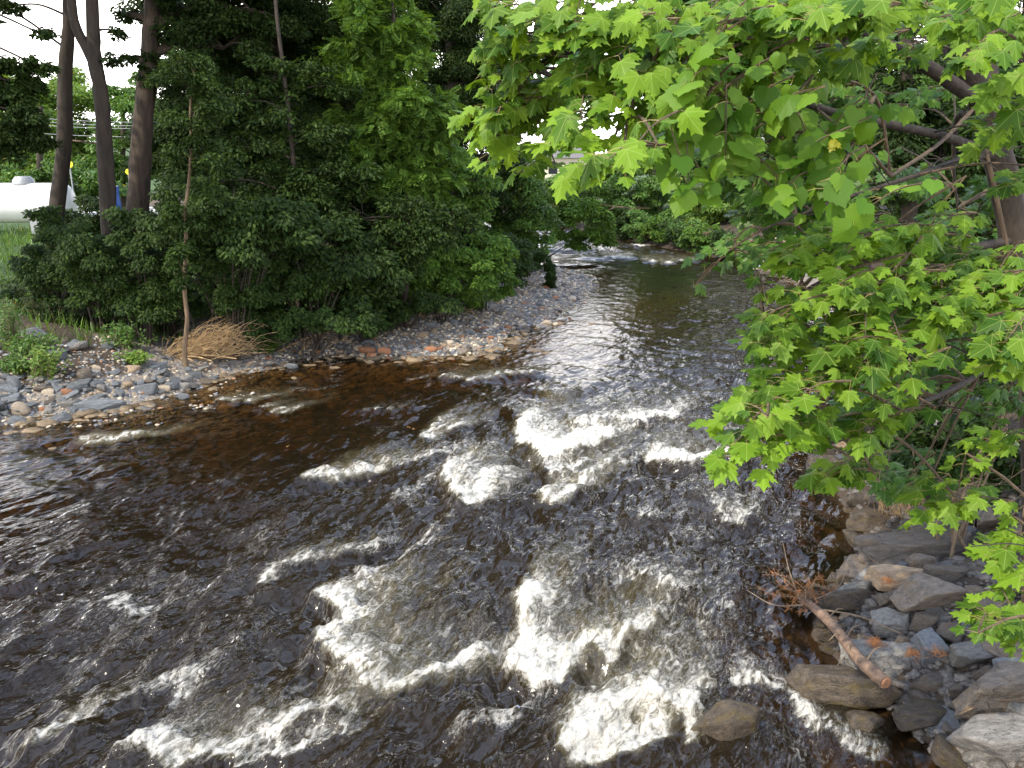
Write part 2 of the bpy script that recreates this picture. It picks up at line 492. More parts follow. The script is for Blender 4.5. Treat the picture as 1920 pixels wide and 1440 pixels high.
def ground_mat():
    m, nt, out = new_mat('bank_soil_and_gravel')
    tc = N(nt, 'ShaderNodeTexCoord'); P = tc.outputs['Object']
    n1 = N(nt, 'ShaderNodeTexNoise', i_Scale=1.7, i_Detail=8.0, i_Roughness=0.6); nt.links.new(P, n1.inputs['Vector'])
    n2 = N(nt, 'ShaderNodeTexNoise', i_Scale=22.0, i_Detail=5.0); nt.links.new(P, n2.inputs['Vector'])
    v1 = N(nt, 'ShaderNodeTexVoronoi', i_Scale=13.0); nt.links.new(P, v1.inputs['Vector'])
    soil = ramp(nt, n1.outputs['Fac'], [(0.3, (0.028, 0.019, 0.012)), (0.55, (0.055, 0.039, 0.025)), (0.72, (0.10, 0.075, 0.05))])
    soil = mixc(nt, mapr(nt, n2.outputs['Fac'], 0.45, 0.7, 0, 0.4), soil, (0.075, 0.05, 0.03))
    sx = N(nt, 'ShaderNodeSeparateXYZ'); nt.links.new(v1.outputs['Color'], sx.inputs[0])
    grav = ramp(nt, sx.outputs['X'], [(0.0, (0.12, 0.11, 0.10)), (0.35, (0.20, 0.175, 0.14)), (0.6, (0.27, 0.21, 0.145)), (0.85, (0.16, 0.165, 0.175)), (1.0, (0.34, 0.27, 0.19))])
    grass = ramp(nt, n2.outputs['Fac'], [(0.3, (0.022, 0.05, 0.010)), (0.7, (0.06, 0.11, 0.02))])
    ag = N(nt, 'ShaderNodeAttribute', attribute_name='gravel'); agr = N(nt, 'ShaderNodeAttribute', attribute_name='grassy')
    gm = math_(nt, 'ADD', ag.outputs['Fac'], math_(nt, 'MULTIPLY', math_(nt, 'SUBTRACT', n1.outputs['Fac'], 0.5), 0.9))
    c = mixc(nt, mapr(nt, gm, 0.35, 0.65), soil, grav)
    c = mixc(nt, mapr(nt, math_(nt, 'ADD', agr.outputs['Fac'], math_(nt, 'MULTIPLY', math_(nt, 'SUBTRACT', n1.outputs['Fac'], 0.5), 0.8)), 0.35, 0.6), c, grass)
    ab = N(nt, 'ShaderNodeAttribute', attribute_name='bed')
    bedc = ramp(nt, sx.outputs['Y'], [(0.0, (0.075, 0.050, 0.026)), (0.5, (0.135, 0.092, 0.045)), (0.9, (0.21, 0.15, 0.08)), (1.0, (0.32, 0.25, 0.15))])
    c = mixc(nt, ab.outputs['Fac'], c, bedc)
    p = N(nt, 'ShaderNodeBsdfPrincipled'); p.inputs['Roughness'].default_value = 0.9
    nt.links.new(c, p.inputs['Base Color'])
    hh = math_(nt, 'ADD', math_(nt, 'MULTIPLY', math_(nt, 'SUBTRACT', 0.5, v1.outputs['Distance']), 0.6), n2.outputs['Fac'])
    bp = N(nt, 'ShaderNodeBump', i_Strength=0.8, i_Distance=0.05); nt.links.new(hh, bp.inputs['Height'])
    nt.links.new(bp.outputs[0], p.inputs['Normal']); nt.links.new(p.outputs[0], out.inputs['Surface'])
    return m


g = mb.build('ground', ground_mat(), attrs={'gravel': gravel, 'grassy': grassy, 'bed': INS * sstep(0.0, 0.5, np.minimum(DL, DR))})
tag(g, kind='structure')

# ------------------------------------------------------------------ water with breaking waves
# each crest: pixels of its sharp upstream edge, length of the trailing foam (m), strength, height (m), flow (x, y)
CRESTS = [
    ([(490, 1092), (510, 1070), (560, 1058), (640, 1040), (700, 1020)], 0.28, 0.75, 0.10, None),
    ([(588, 1112), (625, 1128), (650, 1165), (640, 1180), (590, 1188), (600, 1225), (648, 1252), (672, 1278), (682, 1308), (730, 1302), (800, 1272), (870, 1235)], 0.45, 1.0, 0.15, (0.75, 0.66)),
    ([(640, 1085), (700, 1065), (760, 1035), (790, 1000)], 0.30, 0.62, 0.08, None),
    ([(980, 1120), (985, 1150), (972, 1180), (965, 1215), (955, 1235), (985, 1275), (1030, 1268), (1065, 1245), (1080, 1215), (1110, 1205), (1135, 1238), (1165, 1205), (1200, 1200)], 0.55, 1.05, 0.17, None),
    ([(960, 1215), (1000, 1240), (1050, 1225)], 0.5, 1.3, 0.06, None),
    ([(1062, 1425), (1090, 1390), (1130, 1365), (1165, 1330), (1220, 1330), (1290, 1350)], 0.6, 1.1, 0.17, (0.25, 0.97)),
    ([(1080, 1432), (1160, 1420), (1240, 1400)], 0.55, 1.15, 0.10, (0.2, 0.98)),
    ([(1120, 1410), (1180, 1385), (1230, 1370)], 0.5, 1.2, 0.05, (0.2, 0.98)),
    ([(1190, 1240), (1230, 1225), (1260, 1250), (1285, 1290)], 0.6, 0.55, 0.06, None),
    ([(215, 1440), (270, 1425), (340, 1428), (430, 1415), (470, 1390), (530, 1372), (560, 1340), (600, 1352), (640, 1345)], 0.40, 0.85, 0.12, None),
    ([(430, 1440), (520, 1425), (600, 1400), (660, 1380)], 0.35, 0.72, 0.06, None),
    ([(640, 1345), (700, 1338), (770, 1322)], 0.25, 0.5, 0.05, None),
    ([(65, 1412), (95, 1385), (130, 1368)], 0.30, 0.85, 0.10, None),
    ([(140, 1385), (190, 1340), (260, 1310), (310, 1292), (380, 1270)], 0.30, 0.62, 0.08, None),
    ([(330, 1312), (345, 1285), (385, 1265)], 0.22, 0.6, 0.05, None),
    ([(855, 1378), (910, 1372), (960, 1345), (985, 1320)], 0.22, 0.62, 0.09, None),
    ([(832, 892), (850, 925), (870, 962), (890, 945), (915, 915)], 0.75, 1.05, 0.15, None),
    ([(578, 908), (620, 902), (660, 892), (700, 884)], 0.55, 1.05, 0.15, None),
    ([(700, 880), (760, 868), (830, 855), (880, 850)], 0.6, 0.55, 0.08, None),
    ([(740, 940), (770, 915), (800, 895)], 0.4, 0.6, 0.06, None),
    ([(1018, 938), (1030, 952), (1060, 940), (1082, 925), (1100, 900)], 1.0, 1.0, 0.14, None),
    ([(978, 800), (975, 825), (1000, 842), (1020, 855), (1050, 850), (1090, 845), (1130, 830)], 1.3, 1.2, 0.20, (0.35, 0.94)),
    ([(1020, 870), (1040, 895), (1080, 885)], 0.9, 0.9, 0.1, None),
    ([(1090, 800), (1140, 795), (1200, 790), (1260, 785)], 1.3, 0.80, 0.14, None),
    ([(1215, 862), (1245, 876), (1290, 878), (1330, 874), (1375, 876)], 0.9, 1.05, 0.16, None),
    ([(1140, 870), (1200, 862), (1215, 866)], 0.8, 0.62, 0.08, None),
    ([(940, 770), (965, 778), (985, 792)], 0.7, 0.62, 0.08, None),
    ([(795, 822), (812, 800), (850, 806)], 0.7, 0.9, 0.12, None),
    ([(700, 822), (720, 800), (750, 790)], 0.5, 0.45, 0.06, None),
    ([(143, 828), (165, 832), (190, 826), (240, 822)], 0.45, 1.0, 0.13, (0.8, 0.6)),
    ([(240, 822), (300, 812), (340, 800)], 0.3, 0.55, 0.05, None),
    ([(410, 754), (450, 757), (495, 751)], 0.5, 0.9, 0.10, None),
    ([(495, 768), (520, 777), (550, 768)], 0.5, 0.85, 0.09, None),
    ([(550, 735), (580, 736), (610, 733)], 0.4, 0.6, 0.06, None),
    ([(680, 772), (720, 770), (755, 768)], 0.5, 0.6, 0.07, None),
    ([(835, 712), (880, 716), (900, 710), (940, 706), (990, 705)], 0.6, 0.85, 0.11, None),
    ([(770, 713), (800, 711)], 0.4, 0.6, 0.05, None),
    ([(1010, 735), (1040, 745), (1070, 740)], 0.9, 0.7, 0.10, None),
    ([(1340, 955), (1350, 968), (1372, 978), (1400, 968)], 0.55, 0.75, 0.10, None),
    ([(1195, 978), (1230, 972), (1260, 965)], 0.5, 0.45, 0.05, None),
    ([(1290, 935), (1330, 948)], 0.5, 0.5, 0.05, None),
    ([(1385, 1275), (1430, 1283), (1455, 1300), (1480, 1312)], 0.22, 0.75, 0.05, None),
    ([(1490, 1325), (1505, 1345), (1530, 1370), (1590, 1400), (1640, 1430)], 0.25, 0.75, 0.06, None),
    ([(1280, 1345), (1300, 1365), (1305, 1400)], 0.2, 0.85, 0.05, None),
    ([(1140, 1095), (1180, 1090), (1230, 1110), (1290, 1130)], 0.5, 0.62, 0.08, None),
    ([(1260, 1000), (1330, 1010)], 0.4, 0.35, 0.04, None),
    ([(1020, 470), (1080, 472), (1150, 470)], 9.0, 0.62, 0.12, (0, 1)),
    ([(1030, 500), (1060, 502), (1100, 500)], 4.0, 0.62, 0.10, (0, 1)),
    ([(1150, 483), (1180, 484)], 1.5, 0.95, 0.08, (0, 1)), ([(1225, 492), (1260, 494), (1300, 490)], 1.4, 1.0, 0.10, (0, 1)),
    ([(1200, 462), (1215, 462)], 1.5, 0.8, 0.08, (0, 1)), ([(1100, 485), (1130, 487)], 1.6, 0.7, 0.08, (0, 1)),
    ([(200, 1140), (230, 1150), (260, 1145)], 0.22, 0.52, 0.04, None),
    ([(180, 860), (220, 862)], 0.2, 0.45, 0.03, None), ([(180, 880), (210, 884)], 0.2, 0.45, 0.03, None),
    ([(380, 910), (440, 905)], 0.25, 0.4, 0.03, None), ([(0, 1110), (60, 1095), (150, 1085)], 0.12, 0.2, 0.05, None),
]
ncol, nrow = 880, 1000
s = np.linspace(-0.80, 0.66, ncol)
yy = 5.6 * np.exp(np.linspace(0, math.log(98 / 5.6), nrow)) - 3.0
S, Yw = np.meshgrid(s, yy)
X = (S * (Yw + 3.4)).ravel(); Yv = Yw.ravel()
WP = np.column_stack([X, Yv])
wl, wr = polydist(WP, LB), polydist(WP, RB)
win = inside(WP, POLY)
edge = np.where(win, np.minimum(wl, wr), 0)
ca, sa = math.cos(math.radians(28)), math.sin(math.radians(28))
fu = X * sa + Yv * ca            # along the flow
fv = X * ca - Yv * sa            # across it
rough_zone = (sstep(2.0, 8.0, wl) * 0.80 + 0.20) * sstep(0.05, 0.8, edge)
calm = sstep(17, 21, Yv) * (1 - sstep(38, 44, Yv))        # glassy pool beside the gravel bar
chop = rough_zone * (1 - 0.42 * calm)
wx = 0.20 * fbm(fu * 0.6, fv * 0.9, 2); wy = 0.20 * fbm(fu * 0.6 + 40, fv * 0.9, 2)
h = chop * (0.17 * noise2(fu * 0.55 + wx, fv * 0.8) + 0.125 * noise2(fu * 1.1, fv * 1.7 + wy) + 0.088 * noise2(fu * 2.2 + 3 * wx, fv * 3.2)
            + 0.044 * noise2(fu * 4.2, fv * 6.5 + 4 * wy) + 0.024 * noise2(fu * 8.0 + 6 * wx, fv * 12.5))
rid = 1 - np.abs(noise2(fu * 1.6 + 2 * wx + 9, fv * 2.5 + 2 * wy)) * 2.6
h += chop * 0.035 * np.clip(rid, 0, 1) ** 3
h += (1 - chop) * win * (0.020 * noise2(fu * 2.2, fv * 3.3) + 0.011 * noise2(fu * 6, fv * 9))
foam = np.zeros(len(X)); aera = np.zeros(len(X)); lift = np.zeros(len(X)); dip = np.zeros(len(X))
DW = np.column_stack([0.16 * fbm(X * 1.7, Yv * 1.7, 2) + 0.07 * noise2(X * 6, Yv * 6) + 0.03 * noise2(X * 15, Yv * 15),
                      0.16 * fbm(X * 1.7 + 31, Yv * 1.7, 2) + 0.07 * noise2(X * 6 + 5, Yv * 6) + 0.03 * noise2(X * 15 + 9, Yv * 15)])
for pts, L, st, hg, fl in CRESTS:
    W = np.array([at(*p)[:2] for p in pts])
    F = np.array(fl if fl else (0.42, 0.907)); F = F / np.linalg.norm(F)
    seglen = np.linalg.norm(np.diff(W, axis=0), axis=1)
    dist = W[:, 1].mean()
    k = max(4, int(seglen.sum() / (0.012 * dist)))
    tt = np.concatenate([[0], np.cumsum(seglen)]); q = np.linspace(0, tt[-1], k)
    C = np.column_stack([np.interp(q, tt, W[:, 0]), np.interp(q, tt, W[:, 1])])
    far = L * 3.2 + 0.5
    sel = np.where((X > C[:, 0].min() - far) & (X < C[:, 0].max() + far) & (Yv > C[:, 1].min() - 0.8) & (Yv < C[:, 1].max() + far))[0]
    if len(sel) == 0: continue
    P2 = WP[sel] + DW[sel] * min(1.0, 0.45 + dist * 0.03)
    fo = np.zeros(len(sel)); ae = np.zeros(len(sel)); li = np.zeros(len(sel)); di = np.zeros(len(sel))
    w0 = 0.006 * dist + 0.02
    for c in C:
        d = P2 - c; a = d @ F; l = np.abs(d[:, 0] * F[1] - d[:, 1] * F[0])
        wdt = w0 + 0.16 * np.clip(a, 0, None)
        lat = np.exp(-(l / wdt) ** 2)
        g_ = lat * np.where(a < 0, np.exp(-(a / (0.35 * w0 + 0.012)) ** 2), np.exp(-a / (1.25 * L)))
        fo = np.maximum(fo, g_)
        ae = np.maximum(ae, np.exp(-(l / (wdt * 1.5)) ** 2) * np.where(a < 0, np.exp(-(a / 0.05) ** 2), np.exp(-a / (2.6 * L))))
        lw = np.exp(-(l / (w0 * 2.2)) ** 2)
        li = np.maximum(li, lw * np.where(a < 0, np.exp(-(a / 0.10) ** 2), np.exp(-(a / (0.35 + 0.3 * L)) ** 2)))
        di = np.maximum(di, lw * np.exp(-((a + 0.32) / 0.22) ** 2))
    aera[sel] = np.maximum(aera[sel], ae * min(st, 1.0) ** 2); foam[sel] = np.maximum(foam[sel], fo * st * 0.92); lift[sel] = np.maximum(lift[sel], li * hg); dip[sel] = np.maximum(dip[sel], di * hg * 0.7)
turb = np.zeros_like(foam)
turb += 0.36 * sstep(4.0, 7.0, wl) * sstep(0.1, 0.9, edge) * (1 - calm) * (0.55 + 0.9 * fbm(fu * 0.5 + 5, fv * 0.8, 3))
foam = np.clip(foam + np.clip(turb, 0, 0.55) * win, 0, 1.5)
h += 1.08 * (lift - dip) * (0.8 + 0.5 * noise2(X * 3, Yv * 3))
fr = sstep(0.35, 0.9, foam)
h += fr * (0.050 * fbm(X * 8, Yv * 8, 4) + 0.014 * noise2(X * 34, Yv * 34))
h *= np.where(win, sstep(0.0, 0.35, edge) * 0.9 + 0.1, 0.05)
mb = MB()
ii = (np.arange(nrow - 1)[:, None] * ncol + np.arange(ncol - 1)[None, :]).ravel()
mb.add(np.column_stack([X, Yv, h]), np.stack([ii, ii + 1, ii + ncol + 1, ii + ncol], 1))
depth = np.where(win, np.minimum(0.55, np.where(wl < wr, 0.03 + 0.055 * wl, 0.05 + 0.25 * wr)), 0)


def water_mat():
    m, nt, out = new_mat('river_water')
    tc = N(nt, 'ShaderNodeTexCoord')
    mp = N(nt, 'ShaderNodeMapping', vector_type='TEXTURE'); mp.inputs['Rotation'].default_value = (0, 0, math.radians(-28))
    mp.inputs['Scale'].default_value = (1, 2.6, 1)
    nt.links.new(tc.outputs['Object'], mp.inputs['Vector']); V = mp.outputs[0]
    rp = N(nt, 'ShaderNodeTexNoise', i_Scale=8.5, i_Detail=2.2, i_Roughness=0.5, i_Distortion=1.2); nt.links.new(V, rp.inputs['Vector'])
    rp2 = N(nt, 'ShaderNodeTexNoise', i_Scale=4.0, i_Detail=2.0, i_Roughness=0.5, i_Distortion=0.7); nt.links.new(V, rp2.inputs['Vector'])
    hgt = math_(nt, 'ADD', math_(nt, 'MULTIPLY', rp.outputs['Fac'], 0.45), rp2.outputs['Fac'])
    ach = N(nt, 'ShaderNodeAttribute', attribute_name='chop')
    patch = N(nt, 'ShaderNodeTexNoise', i_Scale=0.9, i_Detail=3.0); nt.links.new(V, patch.inputs['Vector'])
    bp = N(nt, 'ShaderNodeBump', i_Distance=0.11); nt.links.new(hgt, bp.inputs['Height'])
    nt.links.new(math_(nt, 'MULTIPLY', mapr(nt, ach.outputs['Fac'], 0.10, 0.75, 0.25, 1.0), mapr(nt, patch.outputs['Fac'], 0.38, 0.60, 0.30, 1.0)), bp.inputs['Strength'])
    nrm = bp.outputs[0]
    # body of the water: clear over the shallows, brown with depth
    ad = N(nt, 'ShaderNodeAttribute', attribute_name='depth')
    tr = N(nt, 'ShaderNodeBsdfTransparent')
    nt.links.new(ramp(nt, mapr(nt, ad.outputs['Fac'], 0.0, 0.55), [(0.0, (0.85, 0.76, 0.60)), (0.3, (0.55, 0.40, 0.22)), (1.0, (0.27, 0.17, 0.075))]), tr.inputs['Color'])
    body = N(nt, 'ShaderNodeBsdfDiffuse'); body.inputs['Color'].default_value = (0.017, 0.0115, 0.0055, 1)
    mb_ = N(nt, 'ShaderNodeMixShader'); nt.links.new(mapr(nt, ad.outputs['Fac'], 0.02, 0.50, 0.0, 0.88), mb_.inputs[0])
    nt.links.new(tr.outputs[0], mb_.inputs[1]); nt.links.new(body.outputs[0], mb_.inputs[2])
    gl = N(nt, 'ShaderNodeBsdfGlossy'); gl.inputs['Roughness'].default_value = 0.11; nt.links.new(nrm, gl.inputs['Normal'])
    fres = N(nt, 'ShaderNodeFresnel'); fres.inputs['IOR'].default_value = 1.45; nt.links.new(nrm, fres.inputs['Normal'])
    ws = N(nt, 'ShaderNodeMixShader'); nt.links.new(fres.outputs[0], ws.inputs[0])
    nt.links.new(mb_.outputs[0], ws.inputs[1]); nt.links.new(gl.outputs[0], ws.inputs[2])
    # foam
    af = N(nt, 'ShaderNodeAttribute', attribute_name='foam'); fa = af.outputs['Fac']
    fn = N(nt, 'ShaderNodeTexNoise', i_Scale=11.0, i_Detail=9.0, i_Roughness=0.68, i_Distortion=1.3); nt.links.new(V, fn.inputs['Vector'])
    fsum = math_(nt, 'ADD', fa, math_(nt, 'MULTIPLY', math_(nt, 'SUBTRACT', fn.outputs['Fac'], 0.5), 2.1))
    fn2 = N(nt, 'ShaderNodeTexNoise', i_Scale=46.0, i_Detail=5.0, i_Roughness=0.6, i_Distortion=1.0); nt.links.new(V, fn2.inputs['Vector'])
    fsum = math_(nt, 'ADD', fsum, math_(nt, 'MULTIPLY', math_(nt, 'SUBTRACT', fn2.outputs['Fac'], 0.5), 0.55))
    core = mapr(nt, fsum, 0.46, 1.12, 0, 1, smooth=True)
    rg = N(nt, 'ShaderNodeTexNoise', i_Scale=13.0, i_Detail=3.0, i_Roughness=0.55, i_Distortion=2.2); nt.links.new(V, rg.inputs['Vector'])
    lace = mapr(nt, math_(nt, 'ABSOLUTE', math_(nt, 'SUBTRACT', rg.outputs['Fac'], 0.5)), 0.0, 0.035, 1.0, 0.0)
    lace = math_(nt, 'MULTIPLY', lace, mapr(nt, math_(nt, 'ADD', fa, math_(nt, 'MULTIPLY', math_(nt, 'SUBTRACT', fn.outputs['Fac'], 0.5), 1.1)), 0.22, 0.75, 0, 0.5))
    fmix = math_(nt, 'MAXIMUM', core, lace, clamp=True)
    aer = N(nt, 'ShaderNodeBsdfPrincipled'); aer.inputs['Base Color'].default_value = (0.225, 0.20, 0.115, 1); aer.inputs['Roughness'].default_value = 0.22
    nt.links.new(nrm, aer.inputs['Normal'])
    m1 = N(nt, 'ShaderNodeMixShader'); ara = N(nt, 'ShaderNodeAttribute', attribute_name='aera')
    nt.links.new(mapr(nt, math_(nt, 'ADD', ara.outputs['Fac'], math_(nt, 'MULTIPLY', math_(nt, 'SUBTRACT', fn.outputs['Fac'], 0.5), 0.8)), 0.25, 0.95, 0.0, 0.45), m1.inputs[0])
    nt.links.new(ws.outputs[0], m1.inputs[1]); nt.links.new(aer.outputs[0], m1.inputs[2])
    fbump = N(nt, 'ShaderNodeBump', i_Strength=0.9, i_Distance=0.12); nt.links.new(math_(nt, 'ADD', fn.outputs['Fac'], math_(nt, 'MULTIPLY', fn2.outputs['Fac'], 0.3)), fbump.inputs['Height'])
    fo = N(nt, 'ShaderNodeBsdfPrincipled'); fo.inputs['Base Color'].default_value = (0.86, 0.83, 0.74, 1); fo.inputs['Roughness'].default_value = 0.6
    nt.links.new(fbump.outputs[0], fo.inputs['Normal'])
    m2 = N(nt, 'ShaderNodeMixShader'); nt.links.new(fmix, m2.inputs[0])
    nt.links.new(m1.outputs[0], m2.inputs[1]); nt.links.new(fo.outputs[0], m2.inputs[2])
    nt.links.new(m2.outputs[0], out.inputs['Surface'])
    return m


w = mb.build('water', water_mat(), attrs={'foam': foam, 'aera': np.clip(aera, 0, 1), 'depth': depth, 'chop': chop * (1 - 0.85 * sstep(0.01, 0.06, dip) * (1 - sstep(0.3, 0.6, foam)))})
tag(w, kind='structure')

# ------------------------------------------------------------------ leaves
def leaf_shape(half, fold=0.22, droop=0.18):
    h_ = np.array(half)
    pts = np.vstack([h_, (h_[1:-1] * [-1, 1])[::-1]])
    c = np.array([[0.0, 0.24]])
    p2 = np.vstack([c, pts])
    z = -fold * np.abs(p2[:, 0]) ** 1.2 - droop * p2[:, 1] ** 2
    n = len(pts)
    F = np.array([[0, 1 + i, 1 + (i + 1) % n] for i in range(n)])
    return np.column_stack([p2, z]), F


SHAPE = {
    'maple': leaf_shape([(0, 0), (0.13, -0.09), (0.40, -0.08), (0.36, 0.07), (0.52, 0.14), (0.47, 0.24), (0.70, 0.44), (0.47, 0.43), (0.43, 0.55),
                         (0.25, 0.46), (0.24, 0.64), (0.34, 0.75), (0.16, 0.78), (0, 1.03)], 0.30, 0.22),
    'grape': leaf_shape([(0, 0.06), (0.17, -0.08), (0.36, -0.04), (0.43, 0.10), (0.50, 0.17), (0.49, 0.31), (0.55, 0.43), (0.42, 0.50), (0.37, 0.60),
                         (0.29, 0.62), (0.23, 0.76), (0.12, 0.82), (0, 1.0)], 0.28, 0.25),
    'oval': (np.array([(0, 0, 0), (0, 0.5, 0.0), (0, 1, -0.16), (0.24, 0.28, -0.07), (0.22, 0.62, -0.10), (-0.24, 0.28, -0.07), (-0.22, 0.62, -0.10)]),
             np.array([(0, 3, 1), (1, 3, 4), (1, 4, 2), (0, 1, 5), (1, 6, 5), (1, 2, 6)])),
    'dia': (np.array([(0, 0, 0), (0.28, 0.45, -0.08), (0, 1, -0.05), (-0.28, 0.45, -0.08)]), np.array([(0, 1, 2), (0, 2, 3)])),
}


def _pinnate():
    V = []; F = []
    base, bf = SHAPE['dia']
    for k in range(6):
        for sgn in (-1, 1):
            a = math.radians(62 * sgn); o = np.array([0, 0.12 + 0.145 * k, -0.05 * k * k / 9])
            sc = 0.30 * (1 - 0.05 * k)
            x, y = base[:, 0] * 1.15, base[:, 1]
            rot = np.column_stack([x * math.cos(a) + y * math.sin(a), -x * math.sin(a) + y * math.cos(a), base[:, 2]]) * sc + o
            F.append(bf + len(V) * 4); V.append(rot)
    return np.vstack(V), np.vstack(F)


SHAPE['pin'] = _pinnate()


def norm(a):
    return a / (np.linalg.norm(a, axis=-1, keepdims=True) + 1e-9)


def put_leaves(mb, P, Nn, T, size, shape, mat=0, uv=False):
    V, F = SHAPE[shape]
    n = len(P)
    Nn = norm(Nn); T = norm(T - Nn * np.sum(T * Nn, 1, keepdims=True)); B = np.cross(T, Nn)
    sz = np.broadcast_to(size, (n,))[:, None, None]
    bend = rng.normal(1.0, 0.9, (n, 1, 1)); wd = rng.uniform(0.85, 1.1, (n, 1, 1))
    W = P[:, None, :] + sz * (V[None, :, 0:1] * wd * B[:, None, :] + V[None, :, 1:2] * T[:, None, :] + V[None, :, 2:3] * bend * Nn[:, None, :])
    FF = (F[None] + (np.arange(n) * len(V))[:, None, None]).reshape(-1, F.shape[1])
    mb.add(W.reshape(-1, 3), FF, uv=np.tile(V[:, :2], (n, 1)) if uv else None, mat=mat)


def clump_leaves(mb, c, r, n, size, shape, out=None, droop=0.5, flat=0.5, mat=0, face=None, jit=0.55, uv=False):
    """one bough of leaves: a flattened, drooping spray round c; r = radii (x, y, z)"""
    r = np.asarray(r, float)
    d = rng.standard_normal((n, 3)); d = norm(d) * (rng.random((n, 1)) ** 0.45)
    P = d * r
    rad = np.hypot(P[:, 0] / r[0], P[:, 1] / r[1])
    P[:, 2] -= droop * r[2] * rad ** 2
    P = P + c
    o = np.array(out if out is not None else (0, 0, 0), float)
    Nn = np.array([0, 0, 1.0]) + 0.35 * norm(d) * [1, 1, 0.3] + jit * rng.standard_normal((n, 3))
    if face is not None: Nn = Nn + np.asarray(face)
    T = norm(d) * [1, 1, 0.2] + o + [0, 0, -0.55] + 0.4 * rng.standard_normal((n, 3))
    put_leaves(mb, P, Nn, T, size * rng.uniform(0.65, 1.2, n), shape, mat, uv)
    return P


def bough_field(mb, twigs, c, R, nb, leaves_per, size, shape, root=None, br=0.33, mat=0, face=None, shell=0.55, tw_r=0.012, jit=0.55, flat=0.42):
    """a crown lobe: nb boughs scattered through an ellipsoid, each joined to the limb by a twig"""
    R = np.asarray(R, float)
    d = norm(rng.standard_normal((nb, 3))) * (rng.random((nb, 1)) ** shell)
    C = c + d * R
    mr = float(np.mean(R))
    for k in range(nb):
        b = br * mr * rng.uniform(0.7, 1.35)
        out = d[k] * [1, 1, 0]
        clump_leaves(mb, C[k], (b * 1.1, b * 1.1, b * flat), int(leaves_per * rng.uniform(0.6, 1.3)), size, shape, out, mat=mat, face=face, jit=jit)
        if twigs is not None and root is not None and k % 2 == 0:
            mid = (np.asarray(root) + C[k]) / 2 + [0, 0, 0.12 * mr]
            tube(twigs, spline([root, mid, C[k]], 6), np.linspace(tw_r, tw_r * 0.35, 6), 5)


def px_lobe(b, Y):
    px, py, rx, ry = b[:4]
    Yb = Y + (b[4] if len(b) > 4 else 0)
    c = atd(px, py, Yb); k = mpp(px, py, Yb)
    return c, np.array([rx * k, 0.5 * (rx + ry) * k, ry * k]) * GROW


COVER = 3.4
GROW = 1.18


